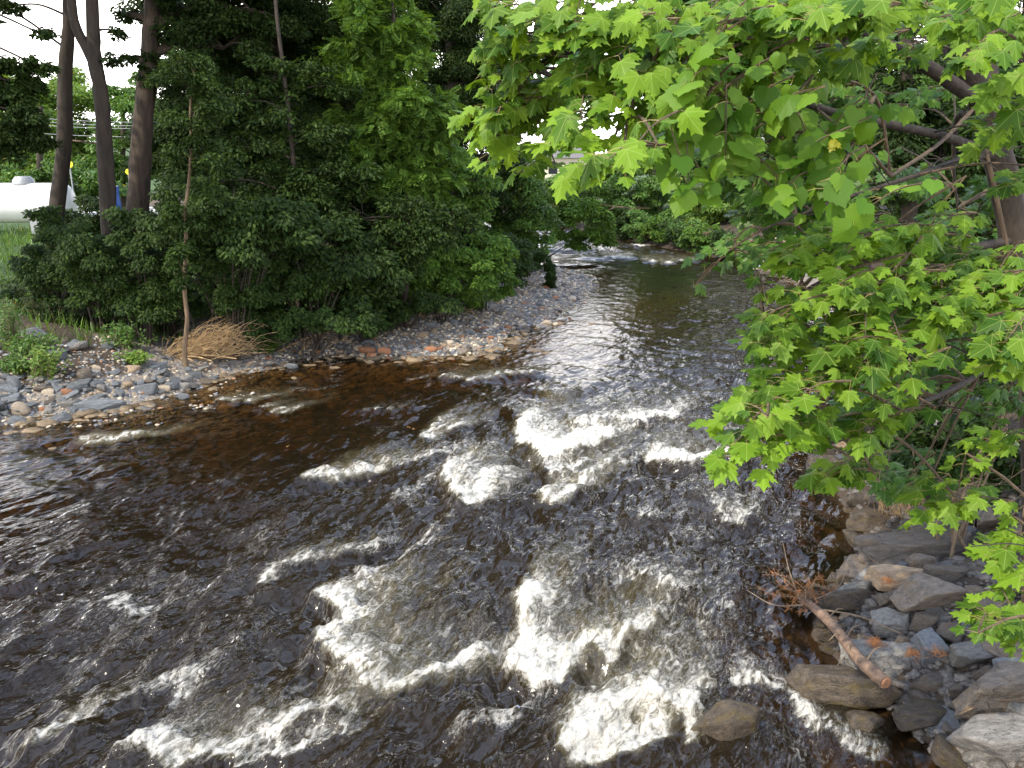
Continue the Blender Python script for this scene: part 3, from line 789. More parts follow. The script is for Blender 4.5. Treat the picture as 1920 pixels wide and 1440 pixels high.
def woody(name, label, cat, Y, lobes, leaf, lm, size, dens, base_px=None, trunk=None, width=0.2, bark='bark_dark', group=None, forks=(), br=0.33,
          stems=1, hi=(), shell=0.5, face=None, tw=None, top=0.45, jit=0.6, br_leaf=60, flat=0.62):
    """a tree or shrub: trunk (or stems), limbs to every crown lobe, and its foliage"""
    L = [px_lobe(b, Y) for b in lobes]
    cc = np.mean([c for c, _ in L], axis=0)
    if trunk is not None:
        tp = [atd(px, py, Y) for px, py in trunk]
    else:
        bx = atd(base_px, 400, Y)[0] if base_px is not None else cc[0]
        zb = gz(bx, Y)
        tp = None
    if tp is not None:
        base = tp[0].copy(); base[2] = gz(base[0], Y) - 0.1
        if base[2] < tp[0][2] - 0.05: tp = [base] + tp
        else: tp[0][2] = base[2]
    else:
        base = np.array([bx, Y, zb - 0.08])
    t = empty(name, base, label, cat, group)
    tm = MB()
    if tp is not None:
        n = 40
        path = spline(tp, n)
        r = np.linspace(width * 0.62, width * top * 0.5, n); r[:3] *= [1.35, 1.15, 1.05]
        tube(tm, path, r, 12, bark=0.05)
        for f in forks:
            q = [atd(px, py, Y + 0.02) for px, py in f[0]]
            q = spline(q, 16); tube(tm, q, np.linspace(f[1] * 0.5, f[2] * 0.5, 16), 9, bark=0.04)
    else:
        path = None
        for k in range(stems):
            tip = L[k % len(L)][0] + rng.standard_normal(3) * 0.15
            p0 = base + np.array([rng.uniform(-.2, .2), rng.uniform(-.2, .2), 0]) * (stems > 1)
            mid = (p0 + tip) / 2 + np.array([rng.uniform(-.15, .15), 0, 0.15])
            tube(tm, spline([p0, mid, tip], 14), np.linspace(width * 0.5, width * 0.18, 14), 7, bark=0.05)
    fm = MB(); tw_r = tw if tw else max(0.008, width * 0.10)
    for c, R in L:
        if path is not None:
            j = np.argmin(np.linalg.norm(path - (c - [0, 0, R[2] * 0.6]), axis=1)); root = path[j]
            if np.linalg.norm(root - c) > 0.4:
                mid = (root + c) / 2 + [0, 0, 0.1 * np.linalg.norm(c - root)]
                tube(tm, spline([root, mid, c], 10), np.linspace(tw_r * 1.8, tw_r, 10), 7)
            root = c
        else:
            root = base + (c - base) * 0.55
            tube(tm, spline([base, (base + c) / 2 + [0, 0, 0.2], c], 10), np.linspace(tw_r * 1.5, tw_r * 0.8, 10), 6)
        la = {'oval': .29, 'dia': .25, 'pin': .16}.get(leaf, .4) * size * size * .85
        nl = COVER * dens * math.pi * R[0] * R[2] / (la * .6)
        nb = int(np.clip(0.9 * R[0] * R[2] / (np.mean(R) * br) ** 2 * 1.6, 7, 40))
        bough_field(fm, tm, c, R, nb, nl / nb, size, leaf, root=c if path is not None else root, br=br, face=face, shell=shell, tw_r=tw_r * 0.6, jit=jit, flat=flat)
    for b in hi:                                     # the upper crown, above the frame
        c, R = px_lobe(b, Y); sz = max(.34, size * 2)
        j = np.argmin(np.linalg.norm(path - (c - [0, 0, R[2] * 0.6]), axis=1))
        tube(tm, spline([path[j], (path[j] + c) / 2 + [0, 0, .3], c], 8), np.linspace(width * .2, width * .06, 8), 7)
        nl = 1.5 * math.pi * R[0] * R[2] / (.27 * sz * sz * .6)
        bough_field(fm, None, c, R, 16, nl / 16, sz, 'oval', br=.42, shell=shell, jit=.7, flat=.7)
    tm.build('trunk' if stems == 1 else 'stem', M[bark], t)
    fm.build('crown' if cat == 'tree' else 'foliage', M[lm], t, smooth=False)
    return t


#--SECTION-B
# ------------------------------------------------------------------ rocks
_ico = {}


def ico(sub):
    if sub not in _ico:
        bm = bmesh.new(); bmesh.ops.create_icosphere(bm, subdivisions=sub, radius=1.0)
        _ico[sub] = (np.array([v.co[:] for v in bm.verts]), np.array([[v.index for v in f.verts] for f in bm.faces])); bm.free()
    return _ico[sub]


def rock_geo(seed, kind, sub):
    r = np.random.default_rng(seed)
    D, F = ico(sub)
    nrm, dst = [], []
    if kind == 'slab':
        p = 34
        for sg in (1, -1):
            n_ = np.array([r.normal(0, .10), r.normal(0, .10), sg]); nrm.append(n_); dst.append(r.uniform(.8, 1.0))
        a0 = r.uniform(0, 6.28); k = r.integers(4, 7)
        for i in range(k):
            a = a0 + i * 6.283 / k + r.normal(0, .25)
            nrm.append([math.cos(a), math.sin(a), r.normal(0, .22)]); dst.append(r.uniform(.62, 1.0))
        for i in range(3):
            n_ = r.standard_normal(3); nrm.append(n_); dst.append(r.uniform(.85, 1.15))
    elif kind == 'boulder':
        p = 26
        for i in range(13):
            n_ = r.standard_normal(3); nrm.append(n_); dst.append(r.uniform(.72, 1.05))
    else:
        p = 5
        for i in range(9):
            n_ = r.standard_normal(3); nrm.append(n_); dst.append(r.uniform(.7, 1.05))
        for ax in np.vstack([np.eye(3), -np.eye(3)]):
            nrm.append(ax); dst.append(1.0)
    nrm = norm(np.array(nrm, float)); dst = np.array(dst)
    q = np.clip(D @ nrm.T, 0, None) / dst
    rad = (np.sum(q ** p, 1) + 1e-9) ** (-1 / p)
    V = D * np.minimum(rad, 1.7)[:, None]
    o = r.uniform(0, 50)
    am = {'slab': .05, 'boulder': .05, 'cobble': .03}[kind]
    nz = fbm(V[:, 0] * 1.6 + o, V[:, 1] * 1.6 + V[:, 2] * 1.3, 3) + 0.5 * fbm(V[:, 2] * 3.1 + o, V[:, 0] * 2.2 - V[:, 1], 3)
    V = V * (1 + am * nz)[:, None]
    V = V / np.abs(V).max(0)
    return V, F


_rock = {}


def rock_mesh(seed, kind, sub, mat):
    k = (seed, kind, sub, mat)
    if k not in _rock:
        V, F = rock_geo(seed, kind, sub)
        mb = MB(); mb.add(V, F)
        _rock[k] = mb.mesh(f'{kind}_stone', M[mat])
    return _rock[k]


def rock(name, seed, kind, sub, mat, loc, dims, rot, label, cat, group=None):
    o = bpy.data.objects.new(name, rock_mesh(seed, kind, sub, mat)); COL.objects.link(o)
    o.location = Vector([float(x) for x in loc]); o.scale = [d / 2 for d in dims]; o.rotation_euler = rot
    return tag(o, label, cat, group)


# hand-placed rocks of the right bank: px, py, width px, height px, thickness ratio, kind, material, yaw, tilt, lift, label
RR = [
    (1722, 1026, 200, 52, .26, 'slab', 'greyrock', .05, .05, .10, 'long flat brown-grey slab lying at the head of the rock pile'),
    (1718, 1052, 52, 50, .75, 'boulder', 'greyrock', .5, .2, .16, 'squarish dark block wedged in front of the long flat slab'),
    (1687, 1083, 104, 56, .34, 'slab', 'tanrock', -.45, .12, .12, 'tan-brown slanted slab just below the squarish block'),
    (1775, 1082, 82, 38, .4, 'slab', 'greyrock', .3, -.1, .06, 'low brown rock right of the tan-brown slanted slab'),
    (1612, 1070, 84, 52, .4, 'slab', 'greyrock', .8, .35, .08, 'dark slab tilted up at the water edge above the pale rock'),
    (1607, 1108, 88, 42, .5, 'boulder', 'lightrock', .1, .15, .14, 'pale grey pointed rock beside the dead twig tangle'),
    (1598, 1138, 98, 46, .5, 'boulder', 'wetrock', .1, .05, .0, 'wet dark rock half under the pale grey pointed rock'),
    (1672, 1120, 46, 32, .6, 'boulder', 'greyrock', .4, .0, .06, 'small dark wedge rock between pale rock and broad grey slab'),
    (1745, 1120, 132, 60, .28, 'slab', 'greyrock', .25, .18, .16, 'broad smooth grey slab leaning toward the river'),
    (1666, 1170, 62, 50, .5, 'slab', 'lightrock', -.5, .4, .10, 'rough textured pale slab on edge right of the twig tangle'),
    (1736, 1166, 58, 42, .6, 'boulder', 'greyrock', .2, .1, .10, 'brown block below the broad smooth grey slab'),
    (1823, 1116, 36, 46, .8, 'boulder', 'greyrock', .1, .0, .10, 'dark narrow block right of the broad smooth slab'),
    (1652, 1234, 124, 74, .42, 'slab', 'lightrock', -.15, .12, .10, 'large greenish-grey slab right behind the log'),
    (1738, 1222, 44, 76, 1.3, 'slab', 'slate', .2, .5, .12, 'slate slab standing upright right of the greenish-grey slab'),
    (1742, 1282, 64, 62, .9, 'boulder', 'greyrock', .3, .2, .04, 'brown mossy rock at the foot of the upright slate'),
    (1817, 1236, 94, 46, .4, 'slab', 'lightrock', .35, .1, .14, 'smooth light grey slab under the lowest maple leaves'),
    (1852, 1264, 52, 36, .6, 'boulder', 'greyrock', .5, .2, .08, 'dull brown rock tucked under the smooth light grey slab'),
    (1896, 1258, 66, 22, .4, 'slab', 'slate', .05, .0, .14, 'thin bluish slab on top of the biggest boulder'),
    (1880, 1310, 170, 84, .5, 'slab', 'greyrock', .25, .2, .20, 'biggest grey boulder at the right edge of the photo'),
    (1890, 1386, 176, 96, .5, 'slab', 'lightrock', -.3, .25, .06, 'broken grey boulder below the biggest one at the corner'),
    (1726, 1350, 112, 68, .5, 'boulder', 'wetrock', .1, .0, .0, 'smooth brown wet rock at the waterline below the log end'),
    (1572, 1296, 176, 120, .60, 'boulder', 'wetrock', -.5, .12, -.02, 'large wet mossy boulder beside the lower log end'),
    (1612, 1362, 100, 76, .5, 'boulder', 'wetrock', .7, .0, -.06, 'wet purple-brown boulder in front of the mossy one'),
    (1365, 1375, 150, 124, .95, 'boulder', 'wetrock', .2, .1, -.04, 'wet dark boulder with river foam running around it'),
    (1843, 1420, 66, 28, .5, 'cobble', 'lightrock', .0, .0, .02, 'grey speckled cobble at the bottom edge by the corner boulder'),
    (1794, 1306, 40, 34, .7, 'boulder', 'greyrock', .2, .0, .06, 'small brown rock left of the biggest grey boulder'),
    (1636, 978, 128, 46, .45, 'boulder', 'wetrock', .1, .0, .04, 'dark brown rock at the water edge above the long slab'),
    (1762, 984, 130, 46, .45, 'slab', 'greyrock', .1, .3, .14, 'dark tilted slab behind the long flat slab'),
    (1866, 976, 72, 34, .4, 'slab', 'greyrock', .4, .4, .14, 'brown layered slab at the right edge under leaves'),
    (1851, 1118, 20, 16, .8, 'cobble', 'cream', .0, .0, .06, 'small round pale pebble among the dark rocks'),
    (1880, 1140, 84, 84, .6, 'boulder', 'greyrock', .5, .0, .10, 'dull brown boulder in shade behind the low maple leaves'),
    (1790, 1175, 62, 46, .6, 'boulder', 'greyrock', .9, .1, .06, 'dark rock below the broad smooth grey slab on the right'),
    (1690, 1215, 40, 30, .6, 'boulder', 'tanrock', .2, .1, .08, 'small tan rock between greenish slab and upright slate'),
    (1572, 905, 80, 40, .5, 'boulder', 'greyrock', .2, .1, .04, 'brown rock at the bend of the right bank under leaves'),
    (1612, 935, 66, 34, .5, 'boulder', 'greyrock', .6, .0, .06, 'brown rock behind the dry stems at the water edge'),
    (1615, 835, 70, 34, .5, 'slab', 'tanrock', .2, .1, .06, 'pale brown rock glimpsed between the lower maple leaves'),
    (1690, 690, 130, 44, .4, 'boulder', 'tanrock', .0, .0, .2, 'brown boulder on the bank behind the bright maple leaves'),
    (1725, 820, 80, 30, .4, 'slab', 'tanrock', .1, .1, .06, 'flat brown rock under the thin dead twigs'),
    (1700, 880, 80, 34, .4, 'slab', 'greyrock', .3, .1, .06, 'grey slab under the dark shrub of the right bank'),
    (1810, 940, 80, 34, .5, 'slab', 'greyrock', .7, .1, .1, 'shaded slab under the small maple branch on the right bank'),
    (1660, 1015, 50, 30, .6, 'boulder', 'wetrock', .7, .1, .0, 'mossy black rock at the left end of the long slab'),
    (1560, 1195, 70, 36, .5, 'boulder', 'wetrock', .2, .0, -.05, 'submerged dark rock beside the upper part of the log'),
    (1820, 1180, 50, 36, .6, 'boulder', 'slate', .2, .0, .06, 'small slate block above the smooth light grey slab'),
]
for i, (px, py, wp, hp, tk, kd, mt, yaw, tilt, lf, lab) in enumerate(RR):
    p = ghit(px, py + hp * 0.18, lf * 0.5)
    k = mpp(px, py, p[1]); wdt = wp * k * 1.22
    th = math.atan2(H - p[2], p[1])
    thick = max(0.05, wdt * tk * 0.9)
    dep = np.clip((hp * 1.15 * k - thick * math.cos(th) * 0.8) / math.sin(th), 0.45 * wdt, 1.5 * wdt)
    p[2] += lf * 0.4 + (0.24 if mt == 'wetrock' and lf <= 0 else -0.08) * thick
    rock('rock', 100 + i, kd, 5, mt, p, (wdt, dep, thick), (tilt * 0.6, -tilt * 0.5, yaw * 0.5), lab, 'rock', 'rocks piled on the right bank')

# filler rocks between them, all along the right bank
cnt = 0
tries = 0
while cnt < 250 and tries < 4000:
    tries += 1
    y = 4.4 + 9 * rng.random() ** 1.3; k = rng.random()
    x0 = np.interp(y, RB[:, 1][3:20], RB[:, 0][3:20])
    x = x0 + (-0.15 + 2.4 * k)
    z, dl, dr, ins = terrain(np.array([[x, y]]))
    if ins[0] and dr[0] > 0.25: continue
    wdt = float(np.clip(rng.lognormal(-1.15, 0.45), .12, .75))
    mt = rng.choice(['greyrock', 'greyrock', 'greyrock', 'slate', 'lightrock', 'greyrock', 'greyrock'])
    kd = rng.choice(['slab', 'slab', 'boulder'])
    if dr[0] < 0.12: mt = 'wetrock'
    if 5.4 < y < 7.6 and dr[0] < .8: wdt *= .6
    word = {'greyrock': 'brown-grey', 'slate': 'bluish', 'lightrock': 'light grey', 'tanrock': 'tan', 'wetrock': 'wet dark'}[mt]
    sz = 'small' if wdt < .3 else ('hand-wide' if wdt < .45 else 'broad')
    where = 'by the log' if y < 7 else ('near the long flat slab' if y < 9.5 else 'under the maple leaves')
    side = 'at the waterline' if dr[0] < .3 else ('low on the bank' if dr[0] < 1.2 else 'high on the bank')
    shape = 'slab' if kd == 'slab' else 'rock'
    rock('rock', 200 + int(rng.integers(14)), kd, 4, mt, (x, y, z[0] + wdt * 0.02), (wdt, wdt * rng.uniform(.55, 1), wdt * rng.uniform(.25, .5)),
         (rng.normal(0, .25), rng.normal(0, .25), rng.uniform(0, 6.28)), f'{sz} {word} {shape} {where}, {side} of the right', 'rock', f'{sz} {word} {shape}s {where} {side}')
    cnt += 1

# hand-placed stones on the left bank
LR = [
    (40, 768, 30, 34, .9, 'cobble', 'cream', .3, 'pinkish cream boulder standing upright on the left bank'),
    (34, 790, 36, 20, .5, 'cobble', 'slate', .2, 'blue-grey stone under the pinkish cream boulder'),
    (190, 762, 84, 24, .22, 'slab', 'slate', .15, 'long pale blue slab dipping into the water'),
    (128, 764, 30, 12, .5, 'cobble', 'lightrock', .0, 'whitish oval stone left of the long blue slab'),
    (80, 772, 14, 10, .7, 'cobble', 'rust', .0, 'small yellow-orange stone at the left water edge'),
    (18, 728, 34, 32, .4, 'slab', 'slate', .6, 'leaning blue-grey slate at the far left edge'),
    (150, 722, 52, 26, .25, 'slab', 'slate', .4, 'wide flat slate in the middle of the left rock slope'),
    (275, 736, 44, 24, .5, 'slab', 'slate', .2, 'pale blue block at the water edge right of the slab'),
    (308, 733, 24, 14, .6, 'cobble', 'cream', .1, 'cream cobble beside the pale blue block'),
    (342, 727, 26, 14, .6, 'cobble', 'lightrock', .1, 'greenish white cobble at the tip of the left rocks'),
    (345, 745, 20, 13, .7, 'cobble', 'slate', .1, 'blue cobble lowest at the tip of the left rocks'),
    (90, 737, 22, 14, .7, 'cobble', 'cream', .1, 'peach cobble next to the dry plant on the left bank'),
    (128, 740, 20, 12, .7, 'cobble', 'rust', .4, 'rust-red cobble in the left rocks'),
    (245, 693, 20, 11, .7, 'cobble', 'tanrock', .1, 'round tan cobble below the green tuft'),
    (182, 695, 16, 9, .7, 'cobble', 'cream', .1, 'peach cobble alone high on the left rock slope'),
    (300, 684, 34, 20, .35, 'slab', 'slate', .2, 'flat blue slate left of the straw-coloured stems'),
    (62, 625, 50, 20, .4, 'slab', 'slate', .2, 'dark slate ledge among weeds on the upper left bank'),
    (418, 706, 14, 9, .8, 'cobble', 'tanrock', .1, 'tan block at the water edge below the straw stems'),
    (548, 690, 22, 9, .6, 'cobble', 'slate', .0, 'lone blue-grey stone in the shallows below the thicket'),
    (688, 660, 32, 14, .5, 'cobble', 'rust', -.2, 'long orange-red stone at the near tip of the gravel bar'),
    (722, 662, 24, 15, .8, 'cobble', 'rust', .1, 'round orange stone beside the long orange-red one'),
    (688, 648, 26, 10, .6, 'cobble', 'slate', .1, 'blue-grey stone behind the long orange-red one'),
    (793, 631, 20, 16, .9, 'cobble', 'tanrock', .1, 'tall tan stone standing on the gravel bar'),
    (1027, 606, 16, 9, .7, 'cobble', 'cream', .1, 'cream stone alone in the water off the gravel bar'),
    (806, 611, 24, 12, .6, 'cobble', 'slate', .1, 'blue boulder in the back of the gravel bar'),
    (850, 606, 22, 12, .6, 'cobble', 'slate', .5, 'second blue boulder right in the back of the gravel bar'),
]
for i, (px, py, wp, hp, tk, kd, mt, yaw, lab) in enumerate(LR):
    p = ghit(px, py + hp * 0.2); k = mpp(px, py, p[1]); wdt = wp * k * 1.1; thick = wdt * tk
    th = math.atan2(H - p[2], p[1])
    dep = np.clip((hp * 1.1 * k - thick * math.cos(th) * .9) / math.sin(th), .5 * wdt, 1.3 * wdt)
    p[2] += thick * 0.18
    rock('stone', 300 + i, kd, 4, mt, p, (wdt, dep, thick), (rng.normal(0, .12), rng.normal(0, .12), yaw), lab, 'stone', 'stones along the left bank')

# the slate and cobble slope on the left
n = 0
while n < 185:
    px, py = rng.uniform(-60, 470), rng.uniform(600, 800)
    p = ghit(px, py)
    z, dl, dr, ins = terrain(p[None, :2])
    if (ins[0] and dl[0] > .5) or dl[0] > 2.8 or (dl[0] > 1.3 and rng.random() < .65) or p[1] > 18.3: continue
    slab = rng.random() < .6
    if slab:
        wdt = float(np.clip(rng.lognormal(-1.2, .42), .12, .7)); mt = rng.choice(['slate', 'slate', 'slate', 'greyrock', 'lightrock'])
        tk = rng.uniform(.14, .3)
    else:
        wdt = float(np.clip(rng.lognormal(-1.9, .4), .07, .32)); mt = rng.choice(['cream', 'tanrock', 'lightrock', 'slate', 'greyrock', 'lightrock', 'slate', 'slate'])
        tk = rng.uniform(.5, .8)
    word = {'slate': 'blue-grey', 'greyrock': 'brown-grey', 'lightrock': 'pale grey', 'tanrock': 'tan', 'cream': 'cream', 'rust': 'rusty'}[mt]
    where = 'at the left water edge' if dl[0] < .5 else ('on the left rock slope' if dl[0] < 1.7 else 'high under the left weeds')
    sz = 'big' if wdt > .4 else ('middling' if wdt > .2 else 'small')
    kn = 'slate_slab' if slab else 'cobble'
    rock(kn, (400 if slab else 420) + int(rng.integers(12)), 'slab' if slab else 'cobble', 4 if wdt > .3 else 3, mt, (p[0], p[1], z[0] + wdt * tk * .2),
         (wdt, wdt * rng.uniform(.55, .95), wdt * tk), (rng.normal(0, .16), rng.normal(0, .16) + .08, rng.uniform(0, 6.28)),
         f'{sz} {word} {"flat slab" if slab else "rounded cobble"} {where}', 'stone', f'{sz} {word} {"slabs" if slab else "cobbles"} {where}')
    n += 1


def scatter_stones(name, P, size, mat, kind_label=None, sub=2, group=None, flat=.6, seed=5):
    mb = MB()
    geos = [rock_geo(600 + k, 'cobble', sub) for k in range(8)]
    for k in range(8):
        V, F = geos[k]
        sel = np.arange(k, len(P), 8)
        m = len(sel)
        if m == 0: continue
        a = rng.uniform(0, 6.28, m); s = size[sel]
        sx, sy, sz = s * .5, s * .5 * rng.uniform(.6, 1, m), s * .5 * rng.uniform(flat * .7, flat * 1.2, m)
        x = V[None, :, 0] * sx[:, None]; y = V[None, :, 1] * sy[:, None]
        W = np.stack([x * np.cos(a)[:, None] - y * np.sin(a)[:, None] + P[sel, 0][:, None],
                      x * np.sin(a)[:, None] + y * np.cos(a)[:, None] + P[sel, 1][:, None], V[None, :, 2] * sz[:, None] + P[sel, 2][:, None]], -1)
        mb.add(W.reshape(-1, 3), (F[None] + (np.arange(m) * len(V))[:, None, None]).reshape(-1, 3))
    o = mb.build(name, mat)
    return tag(o, kind='stuff', label=kind_label)


# gravel bar: the largest cobbles one by one, the small gravel as one mass
P = np.column_stack([rng.uniform(-9, 5, 60000), rng.uniform(17.5, 41, 60000)])
z, dl, dr, ins = terrain(P)
pxs = 960 + FPX * P[:, 0] / (P[:, 1] * CP + (H - z) * SP)
ok = (dl < dr) & (((~ins) & (dl < 1.3 + 1.5 * rng.random(len(P)))) | (ins & (dl < .45))) & (rng.random(len(P)) < .8) & (pxs > 470)
P = np.column_stack([P, z])[ok]; dlo = dl[ok]
size = np.clip(rng.lognormal(-2.80, .50, len(P)), .03, .32)
P[:, 2] += size * .12
order = np.argsort(-size * (1.4 - np.clip(P[:, 1], 18, 40) / 40))
big, rest = order[:235], order[235:]
for j in big:
    mt = rng.choice(['cream', 'tanrock', 'slate', 'slate', 'lightrock', 'tanrock', 'greyrock', 'lightrock', 'rust', 'greyrock'])
    word = {'slate': 'blue-grey', 'greyrock': 'brown-grey', 'lightrock': 'pale grey', 'tanrock': 'tan', 'cream': 'cream', 'rust': 'rusty orange'}[mt]
    y = P[j, 1]
    where = 'at the near end of the gravel bar' if y < 21 else ('in the middle of the gravel bar' if y < 26 else 'at the far tip of the gravel bar')
    edge_ = 'at the water' if dlo[j] < .5 else ('dry' if dlo[j] < 2 else 'back by the shrubs')
    s_ = size[j]
    rock('cobble', 440 + int(rng.integers(10)), 'cobble', 3, mt, P[j], (s_, s_ * rng.uniform(.65, .95), s_ * rng.uniform(.45, .7)), (0, 0, rng.uniform(0, 6.28)),
         f'{word} cobble {where}, {edge_}', 'cobble', f'{word} cobbles {where}, {edge_}')
scatter_stones('gravel', P[rest], size[rest], M['gravel'], 'small mixed gravel covering the left gravel bar')

# far gravel bank on the right of the bend
Q = ghits(rng.uniform(1390, 1560, 1100), rng.uniform(448, 505, 1100))
scatter_stones('gravel', Q, rng.uniform(.08, .34, len(Q)), M['gravel'], 'sunlit pale gravel bank at the right of the river bend')
# small stones between the left slabs and between the right rocks
Q = ghits(rng.uniform(-40, 480, 3200), rng.uniform(610, 800, 3200))
zq, dlq, drq, insq = terrain(Q[:, :2]); Q = Q[(dlq < 2.6) & (zq > -.1)]
scatter_stones('gravel', Q, np.clip(rng.lognormal(-2.9, .4, len(Q)), .03, .14), M['gravel'], 'loose shale chips between the slabs of the left bank')
Q = ghits(rng.uniform(1560, 1990, 2600), rng.uniform(900, 1450, 2600))
zq, dlq, drq, insq = terrain(Q[:, :2]); Q = Q[~insq]
scatter_stones('rock_chips', Q, np.clip(rng.lognormal(-2.6, .4, len(Q)), .04, .16), M['darkchips'], 'small broken stones packed between the right bank rocks')
# stones on the river bed
P = np.column_stack([rng.uniform(-13, 4, 16000), rng.uniform(3, 24, 16000)])
z, dl, dr, ins = terrain(P)
ok = ins & (dl > .1) & (dl < 7) & (rng.random(len(P)) < np.exp(-dl / 3.5))
P = np.column_stack([P, z + .01])[ok]
scatter_stones('riverbed_stone', P, np.clip(rng.lognormal(-1.9, .5, len(P)), .06, .45), M['bedstone'], 'amber stones under the clear brown shallows', flat=.45)
for px, py, wp, lab in [(375, 1012, 36, 'bright orange sunken stone in the middle of the dark left water'), (440, 922, 40, 'dull orange sunken stone above the bright one'),
                        (78, 1114, 34, 'ochre sunken stone at the far left of the river'), (300, 1058, 24, 'small amber sunken stone left below the bright orange one'),
                        (775, 808, 30, 'orange-brown sunken stone left of the small white wave'), (540, 850, 44, 'broad brown sunken stone in the upper left shallows')]:
    p = at(px, py, -.13); k = mpp(px, py, p[1]); s_ = wp * k
    o = rock('sunken_stone', 470 + px % 7, 'cobble', 3, 'amber', p, (s_, s_ * .8, s_ * .55), (0, 0, px * .1), lab, 'stone', 'sunken stones')

# ------------------------------------------------------------------ driftwood and dry stems
lp = [ghit(1505, 1125, .12), ghit(1560, 1180, .24), ghit(1612, 1238, .33), ghit(1660, 1285, .32)]
t = empty('log', lp[1], 'reddish broken log lying across the waterline rocks', 'log')
mb = MB(); path = spline(lp, 30); tube(mb, path, np.linspace(.040, .056, 30) * (1 + .06 * rng.standard_normal(30)), 14, bark=.05)
mb.build('bark', M['bark_log'], t)
mb = MB(); d = norm(path[-1] - path[-2]); e = path[-1] + d * .004
tube(mb, [e - d * .002, e + d * .012], [.049, .043], 14); mb.build('broken_end', M['endgrain'], t)
mb = MB()
for f, dx, dy, dz in [(.45, -.14, -.06, .0), (.5, .16, .10, .10), (.55, -.06, -.2, .02), (.75, .13, .02, .16), (.3, .2, .12, .05)]:
    a = path[int(f * 29)]; b = a + np.array([dx, dy, dz])
    tube(mb, spline([a, (a + b) / 2 + [0, 0, .05], b], 8), np.linspace(.008, .004, 8), 5)
mb.build('dead_twig', M['twig'], t)

c = ghit(1515, 1125, .18)
t = empty('dead_branch', c, 'tangle of dead orange-brown needles and twigs at the upper log end', 'branch')
mb = MB(); nd = MB()
for k in range(26):
    a = c + rng.standard_normal(3) * [.07, .07, .04]
    th_ = rng.uniform(0, 6.28); L_ = rng.uniform(.15, .5)
    b = a + np.array([math.cos(th_) * L_, math.sin(th_) * L_ * .8, rng.uniform(-.10, .16)])
    m_ = (a + b) / 2 + rng.standard_normal(3) * .06
    sp_ = spline([a, m_, b], 10); tube(mb, sp_, np.linspace(.006, .002, 10), 4)
    for q in range(46):
        o = sp_[rng.integers(2, 10)]; v = norm(rng.standard_normal(3)) * rng.uniform(.02, .06)
        tube(nd, [o, o + v], [.0016, .0008], 3)
for pts in ([(1505, 1142), (1450, 1135), (1400, 1110)], [(1530, 1130), (1570, 1105), (1590, 1065)], [(1530, 1150), (1610, 1165), (1690, 1200)],
            [(1545, 1150), (1580, 1190), (1590, 1225), (1565, 1255)], [(1500, 1130), (1480, 1080), (1468, 1020)]):
    sp_ = spline([ghit(*q, .2) for q in pts], 16); tube(mb, sp_, np.linspace(.011, .004, 16), 5)
mb.build('twig', M['twig'], t); nd.build('needles', M['needles_dead'], t)
for (px, py, n_, lab) in [(1640, 1208, 130, 'orange clump of dead pine needles on the greenish slab'), (1712, 1230, 90, 'small clump of dead needles left of the upright slate'),
                          (1665, 1090, 80, 'wisp of dead needles on the tan-brown slanted slab'), (1758, 1232, 60, 'few dead needles right of the upright slate')]:
    c = ghit(px, py, .24); mb = MB()
    for k in range(n_):
        a = c + rng.standard_normal(3) * [.032, .032, .012]; v = norm(rng.standard_normal(3) * [1, 1, .4]) * rng.uniform(.03, .075)
        tube(mb, [a, a + v], [.0022, .001], 3)
    tag(mb.build('needle_clump', M['needles_dead']), lab, 'dead needles', 'clumps of dead pine needles on the right rocks')

for pts, r_, lab in [([(1615, 1008), (1628, 1040), (1646, 1062)], .010, 'pale dead stick leaning on the dark tilted slab'),
                     ([(1795, 1352), (1850, 1330), (1925, 1318)], .010, 'thin brown stick lying over the corner boulders'),
                     ([(1826, 960), (1826, 980), (1824, 1000)], .008, 'short upright dead stalk above the long flat slab')]:
    mb = MB(); tube(mb, spline([ghit(*q, .22) for q in pts], 12), np.linspace(r_, r_ * .5, 12), 6)
    tag(mb.build('stick', M['bark_tan']), lab, 'stick', 'dead sticks on the right rocks')
# long bare twigs of the right bank, in front of the dark shrub
for pts, Y0, r_, lab in [([(1898, 715), (1868, 790), (1830, 870), (1808, 900)], 6.2, .008, 'long bare grey twig slanting down at the right edge'),
                         ([(1900, 735), (1820, 733), (1760, 738), (1700, 728)], 7.2, .005, 'thin level dead twig under the bright maple leaves'),
                         ([(1830, 720), (1790, 755), (1765, 800), (1748, 830)], 7.4, .007, 'forked dead twig above the flat brown rock'),
                         ([(1920, 880), (1880, 905), (1845, 908)], 6.0, .005, 'short bare twig reaching in low at the right edge')]:
    mb = MB(); sp_ = spline([atd(*q, Y0 + .3 * i) for i, q in enumerate(pts)], 18); tube(mb, sp_, np.linspace(r_, r_ * .5, 18), 5)
    for k in range(7):
        a = sp_[rng.integers(4, 17)]; b = a + rng.standard_normal(3) * [.18, .12, .10]
        tube(mb, [a, (a + b) / 2 + [0, 0, .015], b], [r_ * .45, r_ * .35, r_ * .2], 4)
    tag(mb.build('dead_twig', M['twig']), lab, 'twig', 'bare twigs of the right bank')

